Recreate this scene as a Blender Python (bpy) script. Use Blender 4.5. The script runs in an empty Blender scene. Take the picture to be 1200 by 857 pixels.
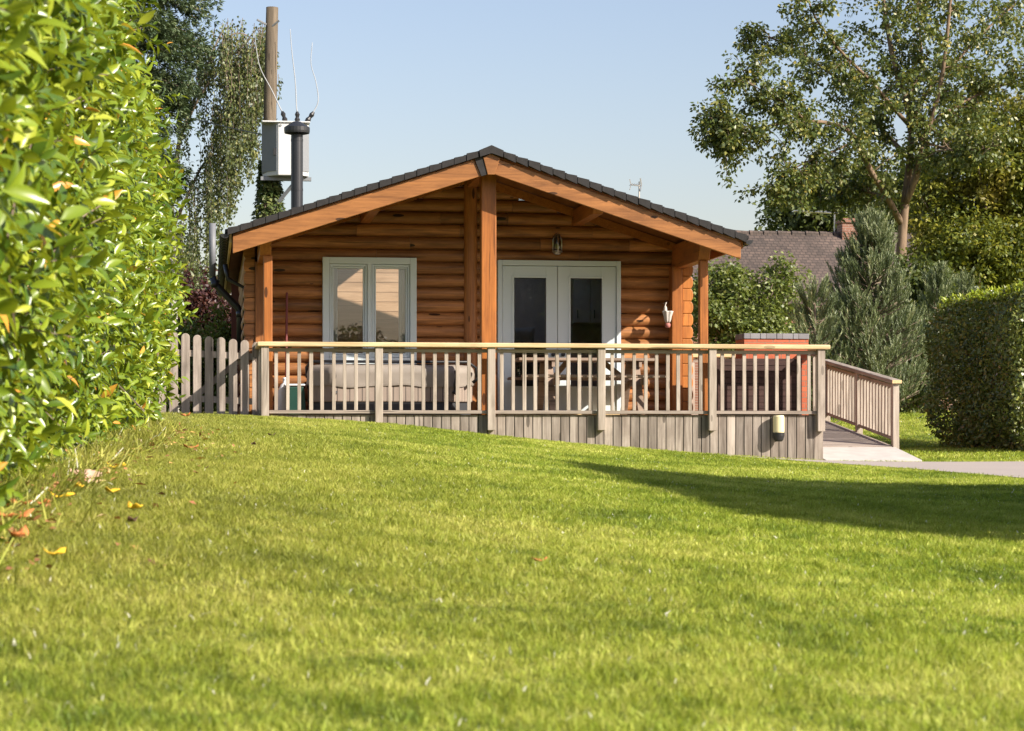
import bpy, math, random
import numpy as np
from mathutils import Vector, Matrix
random.seed(7)
rng = np.random.default_rng(11)
scene = bpy.context.scene
COL = scene.collection
R = math.radians

# ------------------------------------------------------------------ camera geometry (eye at the origin)
F = 2600.0
PSI = R(7.78)
CP, SP = math.cos(PSI), math.sin(PSI)
HY = 511.0
def XY(px):
    u = (px - 600.0) / F
    return (u * CP + SP) / (CP - u * SP)
def X(px, Y): return XY(px) * Y
def Z(px, py, Y):
    u = (px - 600.0) / F
    return (HY - py) / F * Y / (CP - u * SP)
def P(px, py, Y): return Vector((X(px, Y), Y, Z(px, py, Y)))
SUN = Vector((1.25, -1.0, .99)).normalized()          # towards the sun

# ------------------------------------------------------------------ terrain
CTRL = np.array([
 (-6,5,-.55),(-.5,5,-.60),(1,5,-.66),(2,5,-.68),(8,5,-.72),
 (-5,9,-.2),(-.8,9,-.26),(1.2,9,-.48),(3.4,9,-.60),(9,9,-.66),
 (-5,14,.0),(-.65,14,-.12),(1.9,14,-.33),(4.2,14,-.52),(5.3,14,-.57),(10,14,-.6),
 (-5,21,.25),(-.5,21,.07),(2.7,20,-.2),(4.2,20,-.40),(7.6,20,-.52),(12,20,-.5),
 (1.8,25,.07),(4.3,25,-.20),(6.2,25,-.36),(8.2,25,-.43),(12,25,-.42),
 (-5,29.5,.35),(-.6,29.8,.28),(.66,28.9,.235),(2.3,28.9,.155),(4.0,28.9,-.04),(6.2,28.9,-.215),(8.17,28.9,-.335),(9.5,28.9,-.35),(12,28.9,-.34),(16,29,-.3),
 (-4,35,.4),(1,35,.2),(4,34,-.05),(8,34,-.2),(9.5,31,-.3),(9.5,34,-.2),(11.3,34.2,-.22),(12,36.2,-.20),(14,34,-.15),
 (-4,42,.45),(4,42,.35),(11,38.5,.08),(13,41,.30),(16,41,.35),
 (-6,55,.6),(5,55,.6),(18,55,.6),
], dtype=float)
def _tps(r2): return np.where(r2 > 1e-9, 0.5 * r2 * np.log(r2 + 1e-12), 0)
_n = len(CTRL)
_d2 = ((CTRL[:, None, :2] - CTRL[None, :, :2]) ** 2).sum(-1)
_A = np.zeros((_n + 3, _n + 3))
_A[:_n, :_n] = _tps(_d2) + 0.6 * np.eye(_n)
_A[:_n, _n:] = np.c_[np.ones(_n), CTRL[:, :2]]
_A[_n:, :_n] = _A[:_n, _n:].T
_W = np.linalg.solve(_A, np.r_[CTRL[:, 2], 0, 0, 0])
def terrain(x, y):
    x = np.clip(np.asarray(x, float), -7, 17); y = np.clip(np.asarray(y, float), 2, 55)
    sh = x.shape
    x = x.ravel(); y = y.ravel()
    out = np.empty(len(x))
    for i in range(0, len(x), 20000):
        xs, ys = x[i:i+20000], y[i:i+20000]
        d2 = (xs[:, None] - CTRL[None, :, 0]) ** 2 + (ys[:, None] - CTRL[None, :, 1]) ** 2
        out[i:i+20000] = _tps(d2) @ _W[:_n] + _W[_n] + _W[_n+1] * xs + _W[_n+2] * ys
    return out.reshape(sh)
def tz(x, y): return float(terrain(np.array([x]), np.array([y]))[0])

# ------------------------------------------------------------------ materials
MATS = {}
class NT:
    def __init__(s, name):
        s.m = bpy.data.materials.new(name); s.m.use_nodes = True
        s.t = s.m.node_tree; s.t.nodes.clear()
        s.out = s.t.nodes.new('ShaderNodeOutputMaterial'); MATS[name] = s.m
    def n(s, kind, **kw):
        nd = s.t.nodes.new('ShaderNode' + kind)
        ins = kw.pop('ins', {})
        for k, v in kw.items(): setattr(nd, k, v)
        for k, v in ins.items():
            sock = nd.inputs[k]
            if isinstance(v, bpy.types.NodeSocket): s.t.links.new(v, sock)
            else: sock.default_value = v
        return nd
    def link(s, a, b): s.t.links.new(a, b)
    def noise(s, vec, scale, detail=4, rough=.55, dist=0.0):
        return s.n('TexNoise', ins={'Vector': vec, 'Scale': scale, 'Detail': detail, 'Roughness': rough, 'Distortion': dist}).outputs['Fac']
    def map(s, vec, scale=(1, 1, 1), loc=(0, 0, 0), rot=(0, 0, 0)):
        return s.n('Mapping', ins={'Vector': vec, 'Scale': scale, 'Location': loc, 'Rotation': rot}).outputs[0]
    def ramp(s, fac, stops):
        r = s.n('ValToRGB'); e = r.color_ramp.elements
        while len(e) < len(stops): e.new(.5)
        for el, (p, c) in zip(e, stops):
            el.position = p; el.color = (*c, 1) if len(c) == 3 else c
        s.link(fac, r.inputs[0]); return r.outputs[0]
    def mix(s, fac, a, b, mode='MIX'):
        m = s.n('Mix', data_type='RGBA', blend_type=mode, clamp_factor=True)
        for v, i in ((fac, 0), (a, 6), (b, 7)):
            if isinstance(v, bpy.types.NodeSocket): s.link(v, m.inputs[i])
            else: m.inputs[i].default_value = v if i == 0 else ((*v, 1) if len(v) == 3 else v)
        return m.outputs[2]
    def math(s, op, a, b=0.0, c=0.0):
        m = s.n('Math', operation=op)
        for i, v in enumerate((a, b, c)):
            if isinstance(v, bpy.types.NodeSocket): s.link(v, m.inputs[i])
            else: m.inputs[i].default_value = v
        return m.outputs[0]
    def hsv(s, col, h=.5, sat=1.0, v=1.0):
        nd = s.n('HueSaturation', ins={'Color': col, 'Hue': h, 'Saturation': sat, 'Value': v}); return nd.outputs[0]
    def bump(s, h, strength=.3, dist=.01):
        return s.n('Bump', ins={'Height': h, 'Strength': strength, 'Distance': dist}).outputs[0]
    def bsdf(s, col, rough=.6, normal=None, metal=0.0, spec=.5, **kw):
        p = s.n('BsdfPrincipled')
        for k, v in (('Base Color', col), ('Roughness', rough), ('Metallic', metal), ('Specular IOR Level', spec)):
            if isinstance(v, bpy.types.NodeSocket): s.link(v, p.inputs[k])
            else: p.inputs[k].default_value = ((*v, 1) if k == 'Base Color' and len(v) == 3 else v)
        if normal: s.link(normal, p.inputs['Normal'])
        return p.outputs[0]
    def done(s, sh): s.link(sh, s.out.inputs[0]); return s.m
    def objco(s): return s.n('TexCoord').outputs['Object']
    def pos(s): return s.n('NewGeometry').outputs['Position']
    def island(s): return s.n('NewGeometry').outputs['Random Per Island']

def wood(name, dark, light, axis, rough=.55, knots=.5, spread=.35, grain=1.0, spec=.35, grey=None):
    t = NT(name)
    co = t.pos(); isl = t.island()
    off = t.n('CombineXYZ', ins={'X': t.math('MULTIPLY', isl, 37.0), 'Y': t.math('MULTIPLY', isl, 19.0), 'Z': t.math('MULTIPLY', isl, 53.0)}).outputs[0]
    v = t.n('VectorMath', operation='ADD', ins={0: co, 1: off}).outputs[0]
    a = {'x': (1.2, 26, 26), 'y': (26, 1.2, 26), 'z': (26, 26, 1.2)}[axis]
    b = {'x': (.9, 7, 7), 'y': (7, .9, 7), 'z': (7, 7, .9)}[axis]
    g1 = t.noise(t.map(v, a), 1.6 * grain, 6, .65, .6)
    g2 = t.noise(t.map(v, b), 1.1, 4, .55, 1.2)
    f = t.math('ADD', t.math('MULTIPLY', g1, .6), t.math('MULTIPLY', g2, .5))
    col = t.ramp(f, [(.36, dark), (.70, light)])
    blot = t.noise(t.map(v, {'x': (.5, 2.2, 2.2), 'y': (2.2, .5, 2.2), 'z': (2.2, 2.2, .5)}[axis]), 1.6, 5, .65, .8)
    col = t.mix(t.ramp(blot, [(.50, (0, 0, 0)), (.72, (.62, .62, .62))]), col, tuple(c * .62 for c in dark))
    k = {'x': (1.6, 5.5, 5.5), 'y': (5.5, 1.6, 5.5), 'z': (5.5, 5.5, 1.6)}[axis]
    vor = t.n('TexVoronoi', ins={'Vector': t.map(v, k), 'Scale': 1.0, 'Randomness': 1.0})
    kn = t.math('LESS_THAN', vor.outputs['Distance'], .135)
    pick = t.math('GREATER_THAN', t.n('SeparateColor', ins={0: vor.outputs['Color']}).outputs[0], .30)
    kn = t.math('MULTIPLY', t.math('MULTIPLY', kn, pick), knots)
    col = t.mix(kn, col, tuple(c * .25 for c in dark))
    crk = t.noise(t.map(v, {'x': (.7, 34, 34), 'y': (34, .7, 34), 'z': (34, 34, .7)}[axis]), 1.0, 3, .5, .3)
    col = t.mix(t.ramp(crk, [(.66, (0, 0, 0)), (.70, (.7, .7, .7))]), col, tuple(c * .3 for c in dark))
    val = t.math('ADD', t.math('MULTIPLY', isl, spread), 1.0 - spread / 2)
    col = t.hsv(col, .5, 1.0, val)
    if grey:
        st = t.ramp(t.noise(t.map(v, (1.5, 1.5, 1.5)), 1.3, 5, .6), [(.48, (0, 0, 0)), (.70, (1, 1, 1))])
        col = t.mix(t.math('MULTIPLY', st, .6), col, grey)
    nrm = t.bump(g1, .35, .004)
    return t.done(t.bsdf(col, rough, nrm, spec=spec))

def plain(name, col, rough=.5, metal=0.0, var=.12, scale=6.0, bump=0.0, spec=.5):
    t = NT(name); n = t.noise(t.pos(), scale, 5, .6)
    c = t.mix(n, tuple(x * (1 - var) for x in col), tuple(min(1, x * (1 + var)) for x in col))
    nrm = t.bump(n, bump, .01) if bump else None
    return t.done(t.bsdf(c, rough, nrm, metal, spec))

def foliage(name, stops, rough=.45, transl=.3, tcol=(.35, .45, .05), spec=.5, patch=None):
    t = NT(name)
    r = t.n('Attribute', attribute_name='rnd').outputs['Fac']
    col = t.ramp(r, stops)
    if patch:                                  # patches of another leaf colour, at crown scale
        m = t.ramp(t.noise(t.pos(), patch[1], 3, .5), [(.5, (0, 0, 0)), (.64, (1, 1, 1))])
        col = t.mix(t.math('MULTIPLY', m, patch[2]), col, patch[0])
    p = t.bsdf(col, rough, spec=spec)
    tr = t.n('BsdfTranslucent', ins={'Color': t.mix(.55, col, tcol)}).outputs[0]
    mx = t.n('MixShader', ins={0: transl, 1: p, 2: tr}).outputs[0]
    return t.done(mx)

wood('log_stain', (.13, .054, .021), (.49, .208, .070), 'x', .45, 1.0, .62)
wood('log_stain_vertical', (.17, .062, .02), (.44, .17, .05), 'z', .45, .9, .15)
wood('post_stain', (.19, .062, .016), (.43, .15, .033), 'z', .45, .9, .15)
wood('barge_stain', (.15, .058, .018), (.37, .155, .048), 'x', .45, .9, .12)
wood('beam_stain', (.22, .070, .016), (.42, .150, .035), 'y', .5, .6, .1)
wood('end_stain', (.30, .10, .02), (.52, .19, .04), 'z', .5, .3, .35)
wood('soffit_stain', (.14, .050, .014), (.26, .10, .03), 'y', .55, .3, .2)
wood('weathered_vertical', (.125, .100, .080), (.38, .328, .278), 'z', .8, .7, .6, .8, .2, grey=(.17, .135, .108))
wood('weathered_rail', (.24, .195, .155), (.50, .43, .36), 'z', .8, .5, .28, .8, .2)
wood('weathered_x', (.18, .145, .115), (.38, .32, .27), 'x', .8, .4, .3, .8, .2)
wood('weathered_y', (.19, .155, .12), (.40, .34, .285), 'y', .8, .4, .3, .8, .2)
wood('handrail_pine', (.42, .29, .14), (.70, .54, .31), 'x', .6, .5, .1)
wood('handrail_pine_y', (.47, .32, .15), (.68, .50, .27), 'y', .6, .5, .1)
wood('deck_board', (.22, .15, .09), (.42, .30, .19), 'x', .75, .4, .3, .8, .2)
wood('picket_wood', (.18, .147, .123), (.48, .405, .345), 'z', .85, .8, .4, .8, .2, grey=(.22, .18, .15))
wood('table_wood', (.20, .14, .10), (.38, .28, .21), 'x', .7, .5, .3)
wood('pine_panel', (.52, .30, .17), (.72, .46, .29), 'x', .5, .9, .12)
wood('pole_wood', (.075, .060, .042), (.19, .15, .105), 'z', .85, .4, .1, .7, .2)
wood('dark_slat', (.030, .014, .011), (.070, .033, .026), 'x', .7, .2, .3)
wood('bark', (.10, .075, .055), (.26, .205, .155), 'z', .9, .4, .1, .5, .1)
wood('bark_tan', (.10, .07, .048), (.28, .20, .135), 'z', .9, .3, .1, .5, .1)
wood('bark_birch', (.28, .26, .23), (.62, .59, .55), 'x', .8, .8, .1, .5, .1)
plain('roof_tile', (.027, .025, .025), .8, 0, .5, 14, .25, .25)
plain('white_paint', (.60, .67, .68), .4, 0, .03, 3)
plain('seal_black', (.015, .015, .016), .5)
plain('black_metal', (.030, .031, .034), .42, .3, .2)
plain('black_plastic', (.018, .018, .019), .4)
plain('grey_plastic', (.15, .155, .165), .55, 0, .15)
plain('steel', (.55, .52, .47), .28, .9, .1)
plain('tank_grey', (.56, .56, .55), .5, 0, .08, 5)
plain('tank_dark', (.19, .20, .21), .55, 0, .1, 5)
plain('cable_white', (.36, .37, .38), .7)
plain('tub_cover', (.25, .215, .18), .6, 0, .2, 4, .3)
plain('tub_shadow', (.030, .032, .036), .6)
plain('green_plastic', (.010, .055, .038), .5, 0, .2)
plain('white_plastic', (.66, .68, .70), .5)
plain('red_paint', (.16, .018, .016), .5)
plain('redbrown_board', (.11, .030, .018), .7, 0, .25)
plain('cream_glass', (.72, .62, .36), .35, 0, .04)
plain('ornament_white', (.48, .44, .40), .6, 0, .25, 40)
plain('ornament_pink', (.38, .14, .12), .6)
plain('curtain_cloth', (.66, .66, .62), .85)
plain('sofa_cloth', (.055, .058, .055), .9)
plain('cushion_cloth', (.46, .46, .40), .9)
plain('cabinet_cream', (.55, .50, .40), .5)
plain('inner_plaster', (.50, .45, .38), .8)
plain('interior_floor', (.20, .12, .06), .5)
plain('landing_slab', (.44, .41, .37), .85, 0, .3, 5, .15)
plain('litter_orange', (.52, .18, .055), .7, 0, .35, 30)
plain('litter_yellow', (.80, .50, .03), .6, 0, .2, 30)
plain('litter_brown', (.10, .055, .03), .8, 0, .3, 30)
plain('stone_pink', (.52, .33, .25), .85, 0, .25, 25, .3)
plain('dry_straw', (.62, .52, .30), .8)
def tub_panel_mat():
    t = NT('tub_panel'); s = t.n('SeparateXYZ', ins={0: t.pos()})
    w = t.math('FRACT', t.math('MULTIPLY', t.math('ADD', s.outputs[0], s.outputs[1]), 12.0))
    g = t.math('LESS_THAN', w, .14)
    n = t.noise(t.map(t.pos(), (9, 9, 1.5)), 2, 4)
    c = t.mix(n, (.20, .155, .125), (.36, .29, .235))
    c = t.mix(g, c, (.07, .055, .045))
    t.done(t.bsdf(c, .7, t.bump(t.math('SUBTRACT', 1.0, g), .5, .006)))
tub_panel_mat()
def glass_mat(name, tint=(1, 1, 1), refl=1.0):
    t = NT(name)
    fc = t.n('LayerWeight', ins={'Blend': .5}).outputs['Facing']
    fr = t.math('MINIMUM', t.math('MULTIPLY', t.math('ADD', t.math('MULTIPLY', t.math('POWER', fc, 5.0), .92), .05), refl), 1.0)
    tr = t.n('BsdfTransparent', ins={'Color': (*tint, 1)}).outputs[0]
    gl = t.n('BsdfGlossy', ins={'Color': (1, 1, 1, 1), 'Roughness': .01}).outputs[0]
    t.done(t.n('MixShader', ins={0: fr, 1: tr, 2: gl}).outputs[0])
glass_mat('window_glass', (.90, .92, .92), 1.4); glass_mat('lamp_glass', (.55, .55, .52), 2.0)
def brick_mat(name, c1, c2, mortar, scale=1.0, bw=.225, rh=.075):
    t = NT(name); s = t.n('SeparateXYZ', ins={0: t.pos()})
    v = t.n('CombineXYZ', ins={0: t.math('ADD', s.outputs[0], s.outputs[1]), 1: s.outputs[2], 2: 0.0}).outputs[0]
    b = t.n('TexBrick', ins={'Vector': v, 'Color1': (*c1, 1), 'Color2': (*c2, 1), 'Mortar': (*mortar, 1), 'Scale': scale, 'Mortar Size': .006, 'Mortar Smooth': .1, 'Bias': 0.0, 'Brick Width': bw, 'Row Height': rh})
    n = t.noise(t.pos(), 25, 5, .65)
    c = t.mix(.5, b.outputs['Color'], t.mix(n, (.35, .35, .35), (1, 1, 1)), 'MULTIPLY')
    h = t.math('SUBTRACT', t.math('MULTIPLY', n, .3), b.outputs['Fac'])
    t.done(t.bsdf(c, .85, t.bump(h, .5, .008)))
brick_mat('red_brick', (.46, .105, .045), (.58, .15, .065), (.30, .17, .11))
brick_mat('house_brick', (.24, .105, .068), (.33, .155, .10), (.42, .36, .30))
brick_mat('coping_brick', (.21, .20, .21), (.27, .26, .27), (.14, .12, .12), 1.0, .225, .30)
def old_tiles():
    t = NT('old_clay_tiles'); s = t.n('SeparateXYZ', ins={0: t.pos()})
    v = t.n('CombineXYZ', ins={0: s.outputs[0], 1: t.math('MULTIPLY', s.outputs[2], 1.35), 2: 0.0}).outputs[0]
    b = t.n('TexBrick', ins={'Vector': v, 'Color1': (.092, .074, .064, 1), 'Color2': (.135, .104, .088, 1), 'Mortar': (.05, .04, .035, 1), 'Scale': 1.0, 'Mortar Size': .014, 'Mortar Smooth': .3, 'Bias': 0.0, 'Brick Width': .17, 'Row Height': .12})
    n = t.ramp(t.noise(t.pos(), 1.1, 6, .65), [(.35, (.62, .60, .58)), (.7, (1.25, 1.18, 1.15))])
    n2 = t.ramp(t.noise(t.pos(), 9, 4, .7), [(.35, (.7, .7, .7)), (.7, (1.2, 1.15, 1.1))])
    c = t.mix(1.0, t.mix(1.0, b.outputs['Color'], n, 'MULTIPLY'), n2, 'MULTIPLY')
    t.done(t.bsdf(c, .9, t.bump(b.outputs['Fac'], -.6, .02)))
old_tiles()
def asphalt():
    t = NT('asphalt_path'); n = t.noise(t.pos(), 60, 4, .7); n2 = t.noise(t.pos(), 1.2, 4)
    c = t.mix(n, (.20, .165, .145), (.42, .36, .32)); c = t.mix(t.math('MULTIPLY', n2, .7), c, (.40, .34, .29))
    t.done(t.bsdf(c, .9, t.bump(n, .5, .006)))
asphalt()
def grass_colour(t, vec, bladed):
    big = t.noise(vec, .55, 4, .6); mid = t.noise(vec, 3.6, 4, .62, .4); fine = t.noise(vec, 17, 4, .65)
    s = t.n('SeparateXYZ', ins={0: vec})
    f = t.math('ADD', t.math('MULTIPLY', big, .34), t.math('ADD', t.math('MULTIPLY', mid, .33), t.math('MULTIPLY', fine, .33)))
    c = t.ramp(f, [(.37, (.048, .090, .010)), (.435, (.155, .225, .024)), (.50, (.345, .405, .050)), (.58, (.62, .62, .15))])
    # drier, browner strip of lawn beside the hedge
    dry = t.math('MULTIPLY', t.ramp(t.math('ADD', s.outputs[0], t.math('MULTIPLY', big, 1.6)), [(.0, (1, 1, 1)), (1.0, (0, 0, 0))]), .62)
    dry = t.math('MULTIPLY', dry, t.n('MapRange', ins={0: s.outputs[0], 1: 2.4, 2: .2, 3: 0.0, 4: 1.0}).outputs[0])
    dcol = t.n('MapRange', ins={0: s.outputs[0], 1: 2.6, 2: -.3, 3: 0.0, 4: .62}).outputs[0]
    dcol = t.math('MULTIPLY', dcol, t.n('MapRange', ins={0: t.math('ADD', s.outputs[1], t.math('MULTIPLY', big, 1.5)), 1: 5.3, 2: 8.2, 3: .12, 4: 1.0}).outputs[0])
    dcol = t.math('MULTIPLY', dcol, t.math('ADD', t.math('MULTIPLY', mid, .9), .45))
    c = t.mix(dcol, c, (.33, .285, .075))
    return c
def lawn_mats():
    t = NT('lawn_ground'); v = t.pos(); c = grass_colour(t, v, False)
    n = t.noise(v, 45, 4, .7)
    c = t.mix(t.ramp(n, [(.40, (.8, .8, .8)), (.70, (.2, .2, .2))]), c, (.06, .068, .016))
    t.done(t.bsdf(c, .95, t.bump(n, .8, .02), spec=.1))
    t = NT('grass_blade'); v = t.pos(); c = grass_colour(t, v, True)
    r = t.n('Attribute', attribute_name='rnd').outputs['Fac']
    c = t.hsv(c, t.math('ADD', .485, t.math('MULTIPLY', r, .03)), 1.0, t.math('ADD', .50, t.math('MULTIPLY', r, .95)))
    pale = t.math('GREATER_THAN', r, .99)  # near-white colour on a few blades stands for sun glints
    c = t.mix(pale, c, (.88, .86, .74))
    p = t.bsdf(c, .5, spec=.25)
    tr = t.n('BsdfTranslucent', ins={'Color': t.mix(.5, c, (.42, .50, .03))}).outputs[0]
    t.done(t.n('MixShader', ins={0: .42, 1: p, 2: tr}).outputs[0])
lawn_mats()
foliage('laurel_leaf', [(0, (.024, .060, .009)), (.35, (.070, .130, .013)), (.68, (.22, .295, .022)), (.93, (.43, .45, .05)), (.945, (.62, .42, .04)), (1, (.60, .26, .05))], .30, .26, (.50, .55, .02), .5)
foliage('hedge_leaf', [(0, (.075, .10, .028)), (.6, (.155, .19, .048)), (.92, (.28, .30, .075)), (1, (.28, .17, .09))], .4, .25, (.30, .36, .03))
foliage('tall_tree_leaf', [(0, (.038, .060, .016)), (.5, (.085, .122, .026)), (.87, (.19, .205, .058)), (.97, (.28, .26, .05)), (1, (.36, .28, .05))], .45, .22, (.30, .32, .04))
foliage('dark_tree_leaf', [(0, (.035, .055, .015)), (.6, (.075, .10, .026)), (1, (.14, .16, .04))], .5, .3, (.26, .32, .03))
foliage('maple_leaf', [(0, (.050, .075, .014)), (.5, (.120, .155, .024)), (.85, (.24, .26, .035)), (1, (.34, .30, .05))], .5, .32, (.42, .42, .03), patch=((.42, .29, .06), .55, .5))
foliage('litter_mix', [(0, (.12, .06, .03)), (.4, (.34, .14, .06)), (.7, (.50, .24, .10)), (.9, (.62, .42, .10)), (1, (.70, .55, .35))], .8, .1, (.4, .2, .05))
foliage('pine_needle', [(0, (.07, .100, .045)), (.5, (.160, .200, .085)), (.85, (.285, .320, .145)), (1, (.36, .31, .17))], .5, .12, (.20, .26, .10))
foliage('conifer_spray', [(0, (.035, .070, .032)), (.5, (.085, .125, .058)), (.85, (.150, .185, .080)), (1, (.26, .21, .07))], .6, .15, (.14, .20, .05))
foliage('birch_leaf', [(0, (.042, .062, .022)), (.5, (.092, .120, .040)), (.87, (.165, .190, .060)), (1, (.25, .24, .08))], .45, .25, (.24, .26, .05))
foliage('shrub_leaf', [(0, (.060, .090, .020)), (.5, (.120, .160, .030)), (.85, (.22, .26, .07)), (1, (.36, .38, .17))], .45, .3, (.34, .40, .05))
foliage('bush_leaf', [(0, (.055, .085, .016)), (.5, (.13, .175, .030)), (1, (.22, .27, .05))], .5, .3, (.36, .42, .04))
foliage('purple_leaf', [(0, (.035, .018, .020)), (.6, (.085, .035, .034)), (1, (.16, .075, .055))], .5, .25, (.22, .05, .03))
foliage('ivy_leaf', [(0, (.035, .060, .018)), (.6, (.08, .11, .028)), (1, (.20, .22, .07))], .4, .2, (.24, .30, .04))

# ------------------------------------------------------------------ mesh building
class MB:
    def __init__(s): s.v = []; s.f = []
    def add(s, vs, fs):
        o = len(s.v); s.v += [tuple(v) for v in vs]; s.f += [tuple(i + o for i in f) for f in fs]; return s
    def box(s, x0, x1, y0, y1, z0, z1):
        return s.add([(x0, y0, z0), (x1, y0, z0), (x1, y1, z0), (x0, y1, z0), (x0, y0, z1), (x1, y0, z1), (x1, y1, z1), (x0, y1, z1)],
              [(0, 3, 2, 1), (4, 5, 6, 7), (0, 1, 5, 4), (1, 2, 6, 5), (2, 3, 7, 6), (3, 0, 4, 7)])
    def prism(s, poly, axis, a0, a1):
        """poly in the plane normal to axis: 'y' -> (x,z), 'x' -> (y,z), 'z' -> (x,y)"""
        def pt(p, a): return {'y': (p[0], a, p[1]), 'x': (a, p[0], p[1]), 'z': (p[0], p[1], a)}[axis]
        n = len(poly)
        vs = [pt(p, a0) for p in poly] + [pt(p, a1) for p in poly]
        fs = [tuple(range(n)), tuple(range(2 * n - 1, n - 1, -1))] + [(i, i + n, (i + 1) % n + n, (i + 1) % n) for i in range(n)]
        return s.add(vs, fs)
    def beam(s, p, q, w, h, up=(0, 0, 1)):
        p, q, up = Vector(p), Vector(q), Vector(up); d = (q - p).normalized()
        a = d.cross(up).normalized() * (w / 2); b = a.cross(d).normalized() * (h / 2)
        vs = [p - a - b, p + a - b, p + a + b, p - a + b, q - a - b, q + a - b, q + a + b, q - a + b]
        return s.add(vs, [(0, 1, 2, 3), (7, 6, 5, 4), (0, 4, 5, 1), (1, 5, 6, 2), (2, 6, 7, 3), (3, 7, 4, 0)])
    def tube(s, pts, rad, n=8, cap=True):
        pts = [Vector(p) for p in pts]; m = len(pts)
        if not hasattr(rad, '__len__'): rad = [rad] * m
        prev = None; vs = []
        for i, p in enumerate(pts):
            d = (pts[min(i + 1, m - 1)] - pts[max(i - 1, 0)])
            d = d.normalized() if d.length > 1e-9 else Vector((0, 0, 1))
            if prev is None:
                a = d.orthogonal().normalized()
            else:
                a = (prev - d * prev.dot(d)); a = a.normalized() if a.length > 1e-6 else d.orthogonal().normalized()
            prev = a; b = d.cross(a)
            for k in range(n):
                t = 2 * math.pi * k / n
                vs.append(p + (a * math.cos(t) + b * math.sin(t)) * rad[i])
        fs = [(i * n + k, i * n + (k + 1) % n, (i + 1) * n + (k + 1) % n, (i + 1) * n + k) for i in range(m - 1) for k in range(n)]
        if cap: fs += [tuple(range(n - 1, -1, -1)), tuple(range((m - 1) * n, m * n))]
        return s.add(vs, fs)
    def lathe(s, c, prof, n=20, lobes=0, amp=0.0):
        vs = []
        for r, z in prof:
            for k in range(n):
                t = 2 * math.pi * k / n
                rr = r * (1 + amp * math.cos(lobes * t)) if lobes else r
                vs.append((c[0] + rr * math.cos(t), c[1] + rr * math.sin(t), c[2] + z))
        m = len(prof)
        fs = [(i * n + k, i * n + (k + 1) % n, (i + 1) * n + (k + 1) % n, (i + 1) * n + k) for i in range(m - 1) for k in range(n)]
        fs += [tuple(range(n - 1, -1, -1)), tuple(range((m - 1) * n, m * n))]
        return s.add(vs, fs)
    def build(s, name, mat, parent=None, bevel=0.0, smooth=False, base=None):
        me = bpy.data.meshes.new(name)
        base = Vector(base) if base is not None else Vector((0, 0, 0))
        off = base
        if parent is not None: off = Vector(parent['_w']) + base
        me.from_pydata([(v[0] - off.x, v[1] - off.y, v[2] - off.z) for v in s.v], [], s.f)
        me.materials.append(MATS[mat])
        if smooth:
            for p in me.polygons: p.use_smooth = True
        o = bpy.data.objects.new(name, me); COL.objects.link(o)
        o['_w'] = off[:]
        o.location = base
        if parent is not None: o.parent = parent
        if bevel:
            b = o.modifiers.new('edge', 'BEVEL'); b.width = bevel; b.segments = 2; b.limit_method = 'ANGLE'; b.angle_limit = R(40)
        return o
def tag(o, label=None, cat=None, group=None, kind=None):
    for k, v in (('label', label), ('category', cat), ('group', group), ('kind', kind)):
        if v: o[k] = v
    return o
def empty(name, loc, label, cat, group=None):
    o = bpy.data.objects.new(name, None); COL.objects.link(o); o.location = loc; o['_w'] = tuple(loc); o.empty_display_size = .2
    return tag(o, label, cat, group)
def copy_part(o, parent, dloc):
    c = o.copy(); COL.objects.link(c); c.parent = parent; c.location = Vector(o.location) + Vector(dloc); return c

def raw_mesh(name, verts, quads, mat, rnd=None, smooth=False, parent=None, base=(0, 0, 0)):
    """big meshes straight from numpy: verts (n,3), quads (m,k)"""
    off = np.array(parent['_w'] if parent is not None else base, dtype=float)
    me = bpy.data.meshes.new(name); n, (m, k) = len(verts), quads.shape
    me.vertices.add(n); me.vertices.foreach_set('co', (verts - off).astype(np.float32).ravel())
    me.loops.add(m * k); me.loops.foreach_set('vertex_index', quads.astype(np.int32).ravel())
    me.polygons.add(m); me.polygons.foreach_set('loop_start', np.arange(0, m * k, k, dtype=np.int32))
    if smooth: me.polygons.foreach_set('use_smooth', np.ones(m, dtype=bool))
    me.update(calc_edges=True)
    if rnd is not None:
        a = me.attributes.new('rnd', 'FLOAT', 'POINT'); a.data.foreach_set('value', rnd.astype(np.float32))
    me.materials.append(MATS[mat])
    o = bpy.data.objects.new(name, me); COL.objects.link(o)
    if parent is not None: o.parent = parent
    else: o.location = base
    o['_w'] = tuple(off)
    return o
def unit(a): return a / np.maximum(np.linalg.norm(a, axis=-1, keepdims=True), 1e-9)
def _laurel(rows):
    ts = np.linspace(0, 1, rows); vs = []
    for t in ts:
        w = max(.06, math.sin(math.pi * min(1, t ** .85)) ** .8) * .5 if t < 1 else .02
        for sgn in (-1, 0, 1): vs.append((t, sgn * w, (.10 * abs(sgn) * w * 2) - .22 * t * t))
    q = [(r * 3 + c, r * 3 + c + 1, (r + 1) * 3 + c + 1, (r + 1) * 3 + c) for r in range(rows - 1) for c in (0, 1)]
    return np.array(vs), np.array(q)
LAUREL = _laurel(5)
LEAF = (np.array([(0, 0, 0), (.45, .5, .06), (1, 0, -.12), (.45, -.5, .06)]), np.array([(0, 3, 2, 1)]))
LEAF2 = (np.array([(0, .03, 0), (0, -.03, 0), (.5, .5, .05), (.5, 0, -.04), (.5, -.5, .05), (1, .04, -.2), (1, -.04, -.2)]), np.array([(0, 1, 3, 2), (1, 4, 3, 3), (2, 3, 5, 5), (3, 4, 6, 5)]))
STRIP = (np.array([(0, -.5, 0), (0, .5, 0), (1, .25, -.05), (1, -.25, -.05)]), np.array([(0, 3, 2, 1)]))
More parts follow.
